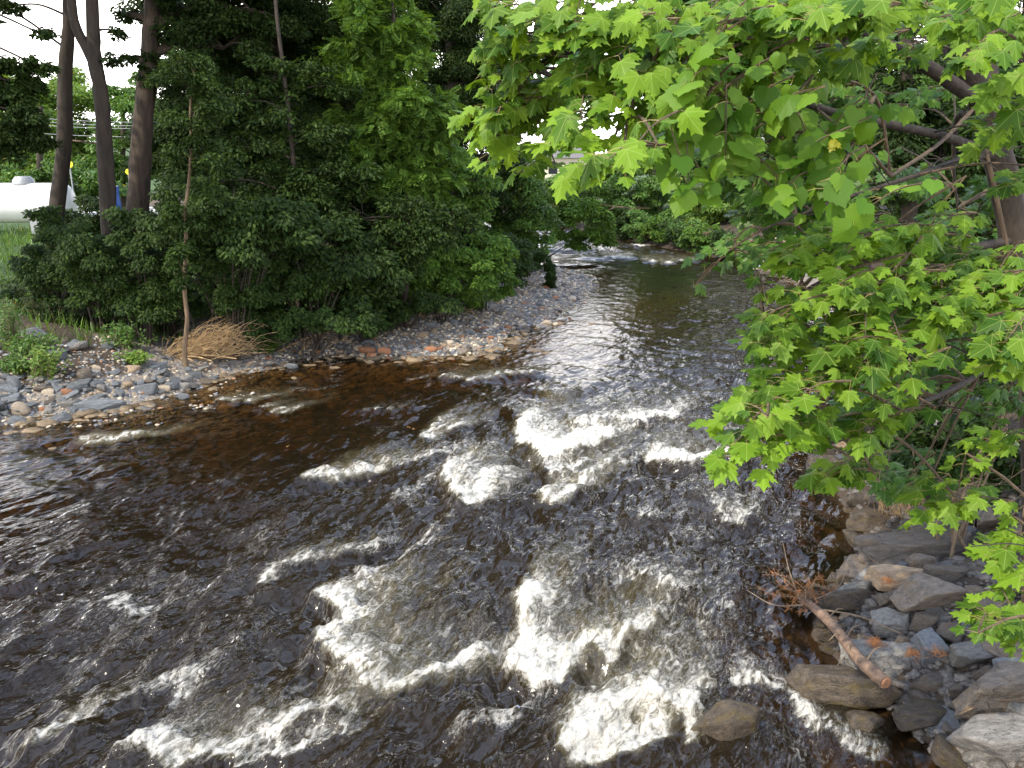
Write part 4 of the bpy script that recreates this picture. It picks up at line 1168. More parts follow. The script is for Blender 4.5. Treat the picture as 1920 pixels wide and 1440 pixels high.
# straw-coloured flattened stems at the foot of the sapling
base = ghit(345, 668)
t = empty('dry_stems', base, 'fan of straw-coloured dead stems swept sideways at the sapling foot', 'dead plant')
mb = MB()
for k in range(380):
    a = base + np.array([rng.normal(0.2, .32), rng.normal(0, .22), rng.uniform(-.02, .12)])
    L_ = rng.uniform(.5, 1.5); e_ = rng.uniform(.03, .75)
    b = a + np.array([L_ * math.cos(e_) * rng.uniform(.7, 1), rng.normal(0.1, .22), L_ * math.sin(e_) * .85])
    tube(mb, spline([a, a * .65 + b * .35 + rng.normal(0, .06, 3), a * .3 + b * .7 + [0, 0, rng.uniform(.0, .2)] + rng.normal(0, .05, 3), b], 7), np.linspace(rng.uniform(.005, .012), .003, 7), 3)
mb.build('stem', M['straw'], t)
for i in range(3):
    mb = MB(); a = base + np.array([.1, -.25 - .1 * i, .04]); b = base + np.array([[1.3, .8, .55][i], -.4 - .12 * i, [.02, .0, -.05][i]])
    tube(mb, spline([a, (a + b) / 2 + [0, 0, .05], b], 10), np.linspace(.025, .012, 10), 6)
    tag(mb.build('stick', M['straw']), ['long pale stick lying in front of the straw stems', 'middle pale stick below the straw stems', 'short pale stick nearest the water below the straw stems'][i], 'stick')
# drift sticks in the shade at the back of the bar
specs = [((500, 655), (575, 610)), ((520, 660), (640, 618)), ((560, 665), (610, 625)), ((590, 640), (680, 600)), ((640, 640), (700, 606)), ((690, 628), (745, 600)),
         ((740, 600), (800, 590)), ((780, 590), (850, 584)), ((860, 575), (905, 606)), ((610, 655), (655, 640)), ((455, 660), (520, 640)), ((760, 585), (800, 600))]
for i, (a, b) in enumerate(specs):
    A, B = ghit(*a, .06), ghit(*b, .16)
    mb = MB(); tube(mb, spline([A, (A + B) / 2 + [0, 0, .08], B], 10), np.linspace(.022, .009, 10), 6)
    for k in range(4):
        q = A + (B - A) * rng.uniform(.2, .9); v = rng.standard_normal(3) * [.25, .2, .12]; v[2] = abs(v[2])
        tube(mb, [q, q + v * .5 + [0, 0, .02], q + v], [.008, .006, .003], 4)
    tag(mb.build('drift_stick', M['straw' if i % 3 else 'twig']), 'thin drift stick lying in the shade behind the gravel bar', 'stick', 'drift sticks behind the gravel bar')
# driftwood at the far bank
for pts, r_, lab in [([(1205, 440), (1228, 446), (1250, 441), (1275, 437)], .10, 'pale bent driftwood branch at the far water edge'),
                     ([(1160, 425), (1200, 438), (1240, 445)], .07, 'grey root leaning out of the far cut bank'),
                     ([(1290, 445), (1330, 437), (1370, 440)], .07, 'brown drift branch along the far bank right of the pale one'),
                     ([(1400, 455), (1440, 447), (1470, 440)], .09, 'reddish drift branch on top of the far gravel'),
                     ([(1340, 365), (1385, 362), (1425, 362)], .045, 'bare pale branch sticking out over the far shrubs'),
                     ([(1128, 405), (1155, 388), (1185, 392)], .05, 'thin pale branch leaning over the far bend')]:
    Y0 = 47 if pts[0][1] > 400 else 44
    mb = MB(); sp_ = spline([ghit(*q, .25) if q[1] > 400 else atd(*q, Y0) for q in pts], 16); tube(mb, sp_, np.linspace(r_, r_ * .5, 16), 6, bark=.05)
    for k in range(5):
        q = sp_[rng.integers(3, 14)]; v = rng.standard_normal(3) * [.6, .4, .35]; v[2] = abs(v[2])
        tube(mb, [q, q + v * .5, q + v], [r_ * .4, r_ * .3, r_ * .15], 5)
    tag(mb.build('driftwood', M['bark_tan']), lab, 'driftwood', 'driftwood at the far bend')
# ------------------------------------------------------------------ maple, grape vine
def maple_sprays(mb, c, R, n, size, shape, dirv, face, root, tw_r=.006, twmat=1, jit=.30, uv=True, layers=True):
    R = np.asarray(R, float)
    d = norm(rng.standard_normal((n, 3))) * (rng.random((n, 1)) ** .42)
    C = c + d * R
    for k in range(n):
        e = C[k]
        dr = norm(np.asarray(dirv) + rng.standard_normal(3) * [.5, .5, .14] + d[k] * [.5, .4, .25])
        L = size * rng.uniform(2.2, 3.4)
        s0 = e - dr * L
        sag = np.array([0, 0, -.12 * L])
        tp = spline([s0, (s0 + e) / 2 - sag * .5, e + sag], 7)
        if k % 3 == 0 and root is not None:
            mid = (root + s0) / 2 + [0, 0, .05]
            tp = np.vstack([spline([root, mid, s0], 6)[:-1], tp])
        tube(mb, tp, np.linspace(tw_r * (1.0 if len(tp) < 9 else 1.6), tw_r * .4, len(tp)), 4, mat=twmat)
        sd = norm(np.cross(dr, [0, 0, 1.0]))
        pos, TT, NN, SS = [], [], [], []
        for f, s_ in ((.15, .8), (.42, .95), (.68, 1.0), (.9, 1.05), (1.0, .9)):
            j = tp[-7 + min(6, int(f * 6))]
            for sg in (-1, 1):
                if rng.random() < .12: continue
                pd = norm(sd * sg * rng.uniform(.5, 1.1) + dr * rng.uniform(.3, .9) + [0, 0, rng.uniform(-.35, .3)])
                pl = size * rng.uniform(.35, .85)
                q = j + pd * pl
                tube(mb, [j, (j + q) / 2 + [0, 0, .006], q], [.0016, .0013, .0013], 3, mat=2)
                pos.append(q); TT.append(pd + [0, 0, rng.uniform(-.9, -.15)] + .3 * np.asarray(face) * [1, 1, 0])
                NN.append(np.array([0, 0, 1.0]) + np.asarray(face) + rng.standard_normal(3) * jit + sd * sg * .25)
                SS.append(size * s_ * rng.uniform(.55, 1.18))
        if pos:
            put_leaves(mb, np.array(pos), np.array(NN), np.array(TT), np.array(SS), shape, 0, uv)


def P3(pts):
    return [atd(*q) for q in pts]


tr = P3([(1985, 960, 6.7), (1940, 640, 6.7), (1905, 450, 6.7), (1873, 300, 6.6), (1838, 180, 6.5), (1800, 80, 6.4), (1755, -50, 6.3), (1690, -260, 6.1)])
tr[0][2] = gz(tr[0][0], tr[0][1]) - .1
maple = empty('maple_tree', tr[0], 'leaning maple on the right bank with bright lobed leaves over the river', 'tree')
mb = MB(); trunk_path = spline(tr, 60)
tube(mb, trunk_path, np.linspace(.130, .075, 60), 16, bark=.025)
mb.build('trunk', M['bark_dark'], maple)
LIMBS = [
    ([(1845, 200, 6.5), (1730, 120, 6.2), (1600, 60, 5.8), (1420, 25, 5.4), (1230, 40, 5.1), (1080, 90, 5.0), (960, 150, 4.9)], .055),
    ([(1873, 300, 6.6), (1790, 262, 6.3), (1700, 240, 6.0), (1560, 210, 5.6), (1420, 160, 5.2), (1300, 170, 4.8), (1180, 220, 4.5)], .040),
    ([(1905, 450, 6.7), (1780, 470, 6.2), (1650, 480, 5.6), (1520, 540, 5.0), (1430, 600, 4.7)], .034),
    ([(1918, 520, 6.7), (1800, 590, 5.9), (1680, 640, 5.2), (1560, 700, 4.7), (1440, 760, 4.4)], .032),
    ([(1928, 580, 6.7), (1850, 690, 5.9), (1720, 760, 5.2), (1560, 830, 4.8), (1420, 850, 4.6)], .026),
    ([(1800, 80, 6.4), (1840, 20, 6.0), (1900, 60, 5.4), (1930, 130, 4.9)], .035),
    ([(1858, 245, 6.55), (1800, 215, 6.9), (1788, 300, 7.1), (1795, 390, 7.2)], .030),
    ([(1870, 290, 6.6), (1800, 300, 6.3), (1715, 330, 5.9), (1560, 380, 5.6), (1430, 430, 5.4)], .028),
    ([(1985, 930, 6.7), (2010, 860, 5.4), (2000, 900, 4.7), (1975, 1030, 4.2), (1965, 1160, 3.8)], .022),
    ([(1820, 130, 6.45), (1730, 60, 6.9), (1600, 0, 7.2), (1450, -60, 7.4)], .045),
]
LP = []
for pts, r_ in LIMBS:
    sp_ = spline(P3(pts), 40); LP.append(sp_)
    mb = MB(); tube(mb, sp_, np.linspace(r_, r_ * .25, 40), 9, bark=.03)
    for k in range(7):
        a = sp_[rng.integers(8, 36)]; b = a + rng.standard_normal(3) * [.3, .3, .2]
        tube(mb, spline([a, (a + b) / 2 + [0, 0, .04], b], 8), np.linspace(r_ * .22, .003, 8), 5)
    mb.build('limb', M['bark_dark'], maple)
# px, py, rx, ry, Y, material, coverage   (grouped into the leafy branches of the tree)
BR = [
    [(925, 195, 58, 56, 5.0, 'm', 1.4), (900, 150, 36, 40, 5.0, 'm', 1.0), (868, 210, 20, 22, 5.2, 'm', .9), (910, 270, 38, 32, 5.2, 'm', 1.0), (950, 300, 48, 36, 5.2, 'd', 1.0)],
    [(960, 90, 80, 75, 4.9, 'm', 1.4), (1000, 200, 80, 60, 5.2, 'm', 1.1), (940, 20, 60, 40, 4.9, 'm', 1.2)],
    [(1050, 30, 100, 60, 4.5, 'm', 1.3), (1110, 120, 90, 60, 4.6, 'm', 1.2), (1075, 300, 40, 26, 3.9, 'm', 1.1), (1045, 250, 60, 40, 4.6, 'm', 0.9)],
    [(1170, 40, 110, 60, 4.3, 'm', 1.3), (1200, 160, 90, 70, 4.2, 'm', 1.2), (1150, 285, 45, 40, 3.7, 'm', 1.3), (1100, 220, 60, 45, 4.3, 'm', 1.0)],
    [(1290, 40, 120, 60, 4.5, 'm', 1.3), (1310, 130, 90, 60, 4.7, 'm', 1.0), (1260, 90, 80, 50, 4.2, 'm', 0.9)],
    [(1420, 30, 120, 60, 4.7, 'm', 1.3), (1440, 110, 110, 60, 4.7, 'm', 1.2), (1380, 120, 80, 50, 5.2, 'd', 1.0)],
    [(1550, 45, 110, 55, 4.3, 'm', 1.4), (1600, 20, 70, 40, 4.3, 'm', 1.2), (1540, 100, 80, 40, 4.8, 'd', .9)],
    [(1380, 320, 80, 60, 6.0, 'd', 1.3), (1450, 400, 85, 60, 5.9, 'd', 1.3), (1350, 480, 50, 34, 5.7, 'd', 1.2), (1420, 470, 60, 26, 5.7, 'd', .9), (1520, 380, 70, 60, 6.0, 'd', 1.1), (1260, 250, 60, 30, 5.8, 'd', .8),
     (1400, 220, 110, 60, 6.0, 'd', 1.2), (1530, 190, 90, 60, 6.2, 'd', 1.1)],
    [(1840, 20, 80, 40, 4.6, 'm', 1.4), (1895, 110, 50, 55, 4.6, 'm', 1.3), (1800, 100, 40, 24, 4.5, 'm', 1.0), (1890, 200, 50, 50, 4.8, 'm', 1.1), (1910, 40, 50, 50, 4.8, 'm', 1.0)],
    [(1600, 430, 70, 34, 4.9, 'm', 1.4), (1540, 470, 90, 40, 4.7, 'm', 1.5), (1680, 440, 90, 40, 5.0, 'm', 1.5), (1490, 500, 55, 26, 4.7, 'm', 1.2), (1770, 480, 90, 40, 5.0, 'm', 1.4)],
    [(1560, 560, 100, 50, 4.5, 'm', 1.5), (1450, 590, 70, 34, 4.4, 'm', 1.3), (1405, 625, 38, 30, 4.5, 'm', 1.3), (1640, 540, 90, 45, 4.7, 'm', 1.4), (1470, 660, 70, 30, 4.6, 'd', 1.0)],
    [(1760, 570, 100, 50, 4.6, 'm', 1.5), (1860, 540, 80, 50, 4.6, 'm', 1.5), (1870, 640, 60, 55, 4.2, 'm', 1.4), (1800, 510, 80, 36, 4.9, 'm', 1.2)],
    [(1620, 640, 90, 40, 4.3, 'm', 1.3), (1530, 700, 80, 40, 4.3, 'm', 1.3), (1640, 700, 70, 36, 4.2, 'm', 1.2), (1440, 720, 60, 34, 4.2, 'm', 1.3)],
    [(1395, 755, 40, 28, 4.2, 'm', 1.1), (1360, 795, 18, 14, 4.2, 'm', .8), (1430, 830, 30, 28, 4.0, 'm', 1.0), (1368, 850, 16, 14, 4.1, 'm', .8), (1500, 800, 60, 40, 4.2, 'm', 1.0)],
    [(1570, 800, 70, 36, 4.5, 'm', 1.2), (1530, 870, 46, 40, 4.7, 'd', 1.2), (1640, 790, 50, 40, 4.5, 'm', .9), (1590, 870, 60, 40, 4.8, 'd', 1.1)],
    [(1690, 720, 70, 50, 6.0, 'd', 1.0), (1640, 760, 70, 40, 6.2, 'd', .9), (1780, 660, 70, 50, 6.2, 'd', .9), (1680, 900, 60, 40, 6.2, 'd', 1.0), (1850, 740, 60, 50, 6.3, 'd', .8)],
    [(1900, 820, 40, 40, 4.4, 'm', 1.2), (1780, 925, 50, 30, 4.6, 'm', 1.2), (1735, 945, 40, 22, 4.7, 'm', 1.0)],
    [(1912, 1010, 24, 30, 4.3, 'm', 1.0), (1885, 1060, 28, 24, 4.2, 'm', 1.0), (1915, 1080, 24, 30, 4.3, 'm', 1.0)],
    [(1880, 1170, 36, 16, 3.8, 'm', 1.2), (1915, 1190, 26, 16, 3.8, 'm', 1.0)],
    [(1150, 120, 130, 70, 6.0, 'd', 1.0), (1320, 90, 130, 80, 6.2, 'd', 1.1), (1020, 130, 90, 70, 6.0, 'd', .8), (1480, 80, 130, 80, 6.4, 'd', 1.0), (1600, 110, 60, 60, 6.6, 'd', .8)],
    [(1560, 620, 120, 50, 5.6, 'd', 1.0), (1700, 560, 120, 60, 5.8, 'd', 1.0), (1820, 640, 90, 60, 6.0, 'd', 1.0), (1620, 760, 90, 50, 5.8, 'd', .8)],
    [(1700, 20, 60, 40, 5.6, 'm', 1.0), (1760, 60, 40, 30, 5.4, 'm', 1.0), (1690, 90, 40, 30, 5.8, 'd', .8), (1870, 270, 46, 30, 5.2, 'm', 1.0), (1900, 330, 30, 40, 5.4, 'm', 1.0)],
    [(1760, -30, 120, 40, 6.8, 'd', 1.0), (1650, 20, 90, 60, 7.2, 'd', 1.0), (1720, 190, 60, 40, 7.4, 'd', .5), (1860, 360, 70, 50, 7.6, 'd', .8), (1700, 330, 90, 50, 7.8, 'd', .7), (1780, 420, 90, 50, 7.6, 'd', .9)],
]
LEAF = .122
yl = MB()
for px, py, Y in [(1030, 85, 4.6), (1567, 262, 4.4)]:
    put_leaves(yl, atd(px, py, Y)[None, :], np.array([[-.2, -.7, .5]]) + .3 * rng.standard_normal((1, 3)), np.array([[-.3, -.1, -.8]]), .075, 'maple')
ylm = yl
for grp in BR:
    fm = MB()
    for (px, py, rx, ry, Y, kd, cov) in grp:
        c = atd(px, py, Y); k = mpp(px, py, Y); lw = 1.15 * LEAF / k
        n = max(2, int(cov * 7.6 * math.pi * rx * ry / (lw * lw * .8) / 9))
        best = min(LP, key=lambda q: np.linalg.norm(q - c, axis=1).min()); root = best[np.linalg.norm(best - c, axis=1).argmin()]
        R = (rx * k * .88, max(.22, .55 * (rx + ry) * k * .8), ry * k * .85)
        low = py > 400
        maple_sprays(fm, c, R, n, LEAF * (.9 if Y > 5.6 else 1.0), 'maple', (-.75, -.25, -.18), (-.25, -.42 if low else -.62, .1 if low else -.25), root)
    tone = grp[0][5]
    fm.build('leafy_branch', [M['maple' if tone == 'm' else 'maple_shaded'], M['maple_twig'], M['petiole']], maple, smooth=False, uv=True)

ylm.build('yellowed_leaves', M['leaf_yellow'], maple, smooth=False)
vine = empty('grape_vine', trunk_path[0] + [-.25, -.15, 0], 'wild grape vine with rounded toothed leaves hanging from the maple boughs', 'vine')
vine.location.z = gz(vine.location.x, vine.location.y)
b0 = np.array(vine.location)
mb = MB()
VP = [P3([(1670, 330, 5.3), (1640, 180, 5.2), (1540, 150, 5.0), (1420, 190, 4.6), (1300, 230, 4.4)]), P3([(1670, 330, 5.3), (1600, 260, 5.0), (1500, 250, 4.7), (1400, 280, 4.5)]),
      P3([(1640, 180, 5.2), (1590, 290, 4.6), (1570, 360, 4.5)])]
tube(mb, np.vstack([[b0], trunk_path[4:30:4] + [-.15, -.12, 0], spline([trunk_path[32] + [-.12, -.1, 0], atd(1760, 270, 6.0), VP[0][0]], 12)]), np.linspace(.02, .012, 20), 6)
vl = []
for v in VP:
    sp_ = spline(v, 24); vl.append(sp_); tube(mb, sp_, np.linspace(.012, .004, 24), 6)
mb.build('stem', M['maple_twig'], vine)
fm = MB()
for (px, py, rx, ry, Y, cov) in [(1310, 190, 60, 50, 4.2, 1.1), (1400, 240, 75, 55, 4.3, 1.2), (1290, 255, 40, 30, 4.2, 1.0), (1480, 210, 80, 50, 4.5, 1.2), (1550, 260, 75, 55, 4.4, 1.3), (1290, 320, 20, 16, 4.2, .9),
                                 (1580, 330, 50, 50, 4.3, 1.2), (1500, 300, 50, 40, 4.4, 1.0), (1350, 300, 28, 24, 4.3, .8), (1620, 220, 30, 40, 4.6, 1.0), (1240, 170, 50, 40, 4.2, .8), (1590, 385, 30, 20, 4.3, 1.0), (1480, 345, 40, 26, 4.3, .9)]:
    c = atd(px, py, Y); k = mpp(px, py, Y); lw = 1.05 * .12 / k
    n = max(2, int(cov * 3.6 * math.pi * rx * ry / (lw * lw * .9) / 9))
    q = min(vl, key=lambda s_: np.linalg.norm(s_ - c, axis=1).min()); root = q[np.linalg.norm(q - c, axis=1).argmin()]
    maple_sprays(fm, c, (rx * k * .9, .25, ry * k * .9), n, .13, 'grape', (-.3, -.3, -.55), (-.25, -.8, -.2), root, tw_r=.005, jit=.5, uv=False)
fm.build('foliage', [M['grape'], M['maple_twig'], M['petiole']], vine, smooth=False)

# ------------------------------------------------------------------ left bank trees
G1 = 'tall trunks on the left bank'
woody('broadleaf_tree', 'slim dark trunk nearest the white tank, leftmost of the three tall ones', 'tree', 22,
      [(20, -110, 100, 60), (150, -170, 150, 80), (-60, 0, 50, 50), (20, 10, 30, 12), (100, 60, 20, 8)], 'oval', 'needle', .11, .9,
      trunk=[(98, 520), (106, 400), (121, 250), (122, 130), (129, 60), (128, -40), (122, -200), (110, -600)], hi=[(60, -330, 170, 110), (140, -520, 190, 120), (-80, -480, 170, 130), (60, -720, 160, 110)], width=.36, group=G1, top=.6, br=.34, tw=.018)
woody('broadleaf_tree', 'trunk that forks into two stems, middle of the three tall ones', 'tree', 21,
      [(230, -130, 140, 50), (320, -180, 160, 80), (110, -200, 140, 60), (212, 110, 22, 10), (222, 60, 16, 16)], 'oval', 'needle', .11, .9,
      trunk=[(209, 495), (204, 400), (195, 250), (188, 165), (178, 110), (174, 40), (171, -80), (165, -220), (180, -640)], hi=[(260, -360, 170, 110), (300, -560, 170, 120), (200, -760, 150, 120)], width=.36, group=G1, top=.55,
      forks=[([(187, 150), (165, 95), (146, 60), (136, 20), (130, -60), (120, -160)], .26, .18)], br=.34, tw=.018)
woody('broadleaf_tree', 'thickest brown trunk right of the forked one', 'tree', 22.5,
      [(330, 30, 70, 45), (420, 90, 90, 60), (300, 140, 36, 20), (360, 160, 70, 45), (420, -60, 180, 60), (238, 28, 16, 14), (470, 20, 90, 60), (270, 110, 40, 16)], 'oval', 'needle', .11, 1.0,
      trunk=[(252, 490), (260, 360), (268, 230), (280, 120), (287, 0), (292, -160), (310, -700)], hi=[(430, -300, 170, 110), (420, -520, 190, 120), (380, -740, 170, 130)], width=.52, group=G1, top=.62, bark='bark',
      forks=[([(288, 108), (310, 85), (335, 66), (380, 30), (430, -20)], .20, .10)], br=.32)
woody('sapling', 'thin tan sapling standing at the straw-coloured stems', 'tree', 17.4,
      [(362, 400, 50, 34, -.1), (335, 490, 26, 44, -.25), (375, 300, 50, 40), (370, 200, 60, 50), (350, 120, 60, 40)], 'oval', 'broad', .09, .8,
      trunk=[(346, 655), (351, 600), (346, 540), (349, 450), (347, 400), (354, 340), (358, 270), (357, 200), (365, 120)], width=.088, bark='bark_tan', top=.4)
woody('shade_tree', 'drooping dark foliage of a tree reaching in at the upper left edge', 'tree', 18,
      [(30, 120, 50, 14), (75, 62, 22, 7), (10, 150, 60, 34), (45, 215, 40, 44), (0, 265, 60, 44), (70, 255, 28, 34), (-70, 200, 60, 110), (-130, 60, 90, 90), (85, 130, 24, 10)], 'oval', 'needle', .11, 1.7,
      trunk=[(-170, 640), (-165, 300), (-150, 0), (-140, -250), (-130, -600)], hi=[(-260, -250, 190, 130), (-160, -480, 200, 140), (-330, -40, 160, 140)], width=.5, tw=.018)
# the dark wall of trees behind the thicket
G2 = 'dark trees of the left thicket'
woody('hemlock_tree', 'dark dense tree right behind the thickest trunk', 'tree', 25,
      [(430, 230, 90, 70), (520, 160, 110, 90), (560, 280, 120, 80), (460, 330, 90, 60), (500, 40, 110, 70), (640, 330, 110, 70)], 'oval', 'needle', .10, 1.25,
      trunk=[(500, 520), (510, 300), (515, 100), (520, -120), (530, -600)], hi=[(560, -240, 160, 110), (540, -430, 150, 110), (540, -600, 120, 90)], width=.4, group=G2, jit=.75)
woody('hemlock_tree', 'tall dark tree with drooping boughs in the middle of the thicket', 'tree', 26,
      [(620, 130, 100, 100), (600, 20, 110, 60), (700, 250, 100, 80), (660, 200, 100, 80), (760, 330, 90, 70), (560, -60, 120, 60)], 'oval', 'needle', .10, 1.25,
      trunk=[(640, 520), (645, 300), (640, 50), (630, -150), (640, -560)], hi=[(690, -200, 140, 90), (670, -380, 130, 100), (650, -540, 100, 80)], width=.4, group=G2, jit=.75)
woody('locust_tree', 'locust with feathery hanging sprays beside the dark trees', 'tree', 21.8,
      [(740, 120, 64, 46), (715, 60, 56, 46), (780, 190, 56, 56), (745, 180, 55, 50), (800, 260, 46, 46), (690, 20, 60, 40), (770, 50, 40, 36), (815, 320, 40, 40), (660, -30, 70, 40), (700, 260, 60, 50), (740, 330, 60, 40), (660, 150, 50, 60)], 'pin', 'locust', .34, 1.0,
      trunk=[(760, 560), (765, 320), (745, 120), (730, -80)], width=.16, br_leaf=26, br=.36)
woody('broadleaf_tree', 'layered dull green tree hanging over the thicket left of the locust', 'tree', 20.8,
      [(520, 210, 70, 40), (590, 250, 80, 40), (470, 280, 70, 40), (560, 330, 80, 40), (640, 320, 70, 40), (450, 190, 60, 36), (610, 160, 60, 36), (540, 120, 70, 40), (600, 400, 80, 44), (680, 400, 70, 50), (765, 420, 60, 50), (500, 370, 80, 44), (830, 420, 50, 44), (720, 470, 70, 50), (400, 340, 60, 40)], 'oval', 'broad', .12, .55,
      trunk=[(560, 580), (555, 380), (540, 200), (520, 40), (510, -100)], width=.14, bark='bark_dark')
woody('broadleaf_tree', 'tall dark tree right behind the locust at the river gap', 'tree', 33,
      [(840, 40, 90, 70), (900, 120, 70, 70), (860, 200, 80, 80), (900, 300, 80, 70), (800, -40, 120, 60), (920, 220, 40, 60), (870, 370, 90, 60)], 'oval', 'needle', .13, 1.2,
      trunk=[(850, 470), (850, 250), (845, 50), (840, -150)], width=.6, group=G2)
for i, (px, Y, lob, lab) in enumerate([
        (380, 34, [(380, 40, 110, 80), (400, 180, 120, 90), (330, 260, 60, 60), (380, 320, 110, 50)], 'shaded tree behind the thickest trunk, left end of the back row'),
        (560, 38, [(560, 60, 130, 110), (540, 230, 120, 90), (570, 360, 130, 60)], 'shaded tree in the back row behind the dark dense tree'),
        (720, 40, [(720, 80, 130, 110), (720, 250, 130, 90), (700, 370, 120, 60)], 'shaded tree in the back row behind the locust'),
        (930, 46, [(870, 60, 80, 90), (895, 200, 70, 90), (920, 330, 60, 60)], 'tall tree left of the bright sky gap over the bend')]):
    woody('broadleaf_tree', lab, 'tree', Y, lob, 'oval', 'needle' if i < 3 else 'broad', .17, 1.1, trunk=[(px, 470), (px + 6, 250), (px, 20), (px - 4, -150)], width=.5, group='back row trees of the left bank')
# shrubs overhanging the bar
G3 = 'shrubs of the left bank thicket'
SH = [
    ('broad leaved shrub in front of the forked trunk', 18.6, [(150, 470, 70, 50), (220, 500, 70, 50), (130, 430, 44, 30)], 'broad', .10),
    ('dark shrub below the white tank at the far left', 19.5, [(75, 470, 36, 26), (100, 415, 34, 30), (110, 480, 60, 40), (84, 388, 26, 22)], 'broad', .10),
    ('layered broad leaved shrub right of the thin sapling', 18.4, [(430, 370, 80, 45), (390, 440, 70, 45), (470, 450, 80, 50), (520, 400, 70, 50), (310, 410, 60, 50)], 'broad', .12),
    ('leafy shrub behind the straw stems', 18.6, [(450, 545, 60, 40), (400, 520, 40, 36), (310, 540, 40, 40)], 'broad', .09),
    ('broad leaved shrub spreading over the near bar', 19.6, [(560, 440, 80, 50), (600, 510, 80, 45), (520, 500, 70, 45), (650, 460, 80, 50)], 'broad', .13),
    ('big leaved bush hanging down to the driftsticks', 20.6, [(690, 540, 60, 50), (720, 480, 70, 45), (700, 585, 36, 26), (640, 545, 50, 36)], 'broad', .13),
    ('bush with pale green tips over the middle of the bar', 23, [(800, 470, 80, 45), (850, 515, 70, 40), (890, 480, 60, 45), (780, 530, 50, 30)], 'locust', .13),
    ('dark mound of leaves behind the pale tipped bush', 25, [(740, 400, 90, 50), (820, 400, 80, 50), (690, 420, 80, 50), (860, 440, 60, 40), (620, 400, 90, 50)], 'broad', .12),
    ('low shady shrub filling the foot of the thicket behind the near drift sticks', 21.2, [(560, 560, 60, 36), (490, 570, 60, 44), (630, 565, 50, 30)], 'broad', .12),
    ('low shady shrub at the back of the middle of the bar', 24.5, [(760, 545, 60, 34), (830, 550, 50, 24), (700, 560, 50, 30)], 'broad', .12),
    ('low shady shrub at the back of the far bar', 28, [(890, 520, 50, 30), (940, 500, 40, 30), (960, 470, 40, 34)], 'broad', .13),
    ('dense undergrowth bush under the slim trunk', 19, [(75, 540, 50, 30), (130, 530, 60, 36)], 'broad', .10),
    ('dense undergrowth bush between the forked trunk and the sapling', 18.6, [(210, 550, 60, 36), (280, 540, 60, 50), (290, 470, 60, 50), (250, 420, 50, 40)], 'broad', .10),
    ('tall dark bush hiding the foot of the thickest trunk', 20.4, [(300, 440, 80, 60), (350, 500, 70, 60), (260, 480, 60, 50)], 'broad', .11),
    ('dark bush deep in the thicket behind the layered shrub', 22, [(480, 350, 80, 50), (560, 380, 80, 60), (440, 480, 90, 70), (540, 480, 90, 60)], 'needle', .12),
    ('low leafy shrub trailing onto the near drift sticks', 18.9, [(570, 598, 60, 24), (490, 600, 50, 26), (650, 590, 50, 26)], 'broad', .11),
    ('front fringe of leaves over the middle of the gravel bar', 21.6, [(760, 562, 50, 20), (820, 555, 60, 22), (700, 585, 40, 20)], 'broad', .12),
    ('front fringe of leaves over the far half of the gravel bar', 24.5, [(890, 545, 46, 20), (935, 525, 36, 24)], 'locust', .13),
    ('leafy bush hiding the cars between the slim and forked trunks', 23, [(160, 385, 46, 22), (150, 420, 50, 30), (230, 400, 40, 30), (330, 385, 50, 30)], 'broad', .11),
    ('drooping bush hiding the dark hollow beside the river gap', 24, [(880, 400, 50, 44), (890, 330, 50, 44), (845, 290, 44, 40), (800, 380, 60, 50)], 'locust', .13),
    ('arching shrub in the dark hollow under the locust', 27, [(780, 350, 80, 60), (860, 350, 70, 60), (700, 350, 90, 50)], 'broad', .12),
]
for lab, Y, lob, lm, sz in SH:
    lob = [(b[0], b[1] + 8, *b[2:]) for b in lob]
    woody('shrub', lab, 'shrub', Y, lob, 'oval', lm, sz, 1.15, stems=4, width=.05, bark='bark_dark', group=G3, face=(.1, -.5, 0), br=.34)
woody('shrub', 'bright green feathery shrub at the far tip of the gravel bar', 'shrub', 33, [(985, 390, 60, 45), (1020, 420, 34, 30), (940, 430, 50, 45), (1000, 460, 40, 26), (910, 455, 40, 40), (960, 350, 40, 24)], 'oval', 'mid', .15, 1.3, stems=4, width=.08, bark='twig')
woody('shrub', 'dark green bush leaning over the bend right of the feathery shrub', 'shrub', 38, [(1085, 400, 46, 30), (1105, 438, 38, 22), (1060, 375, 36, 22), (1130, 448, 20, 12), (1065, 440, 30, 20)], 'oval', 'locust', .17, 1.4, base_px=1000, stems=3, width=.06, bark='bark_dark')
woody('hanging_vine', 'strand of leaves hanging down onto the gravel bar tip', 'vine', 29.5, [(1028, 500, 10, 24), (1032, 530, 8, 14), (1005, 480, 22, 16), (985, 495, 30, 20)], 'oval', 'broad', .11, 2.2, base_px=985, stems=2, width=.03, bark='twig')
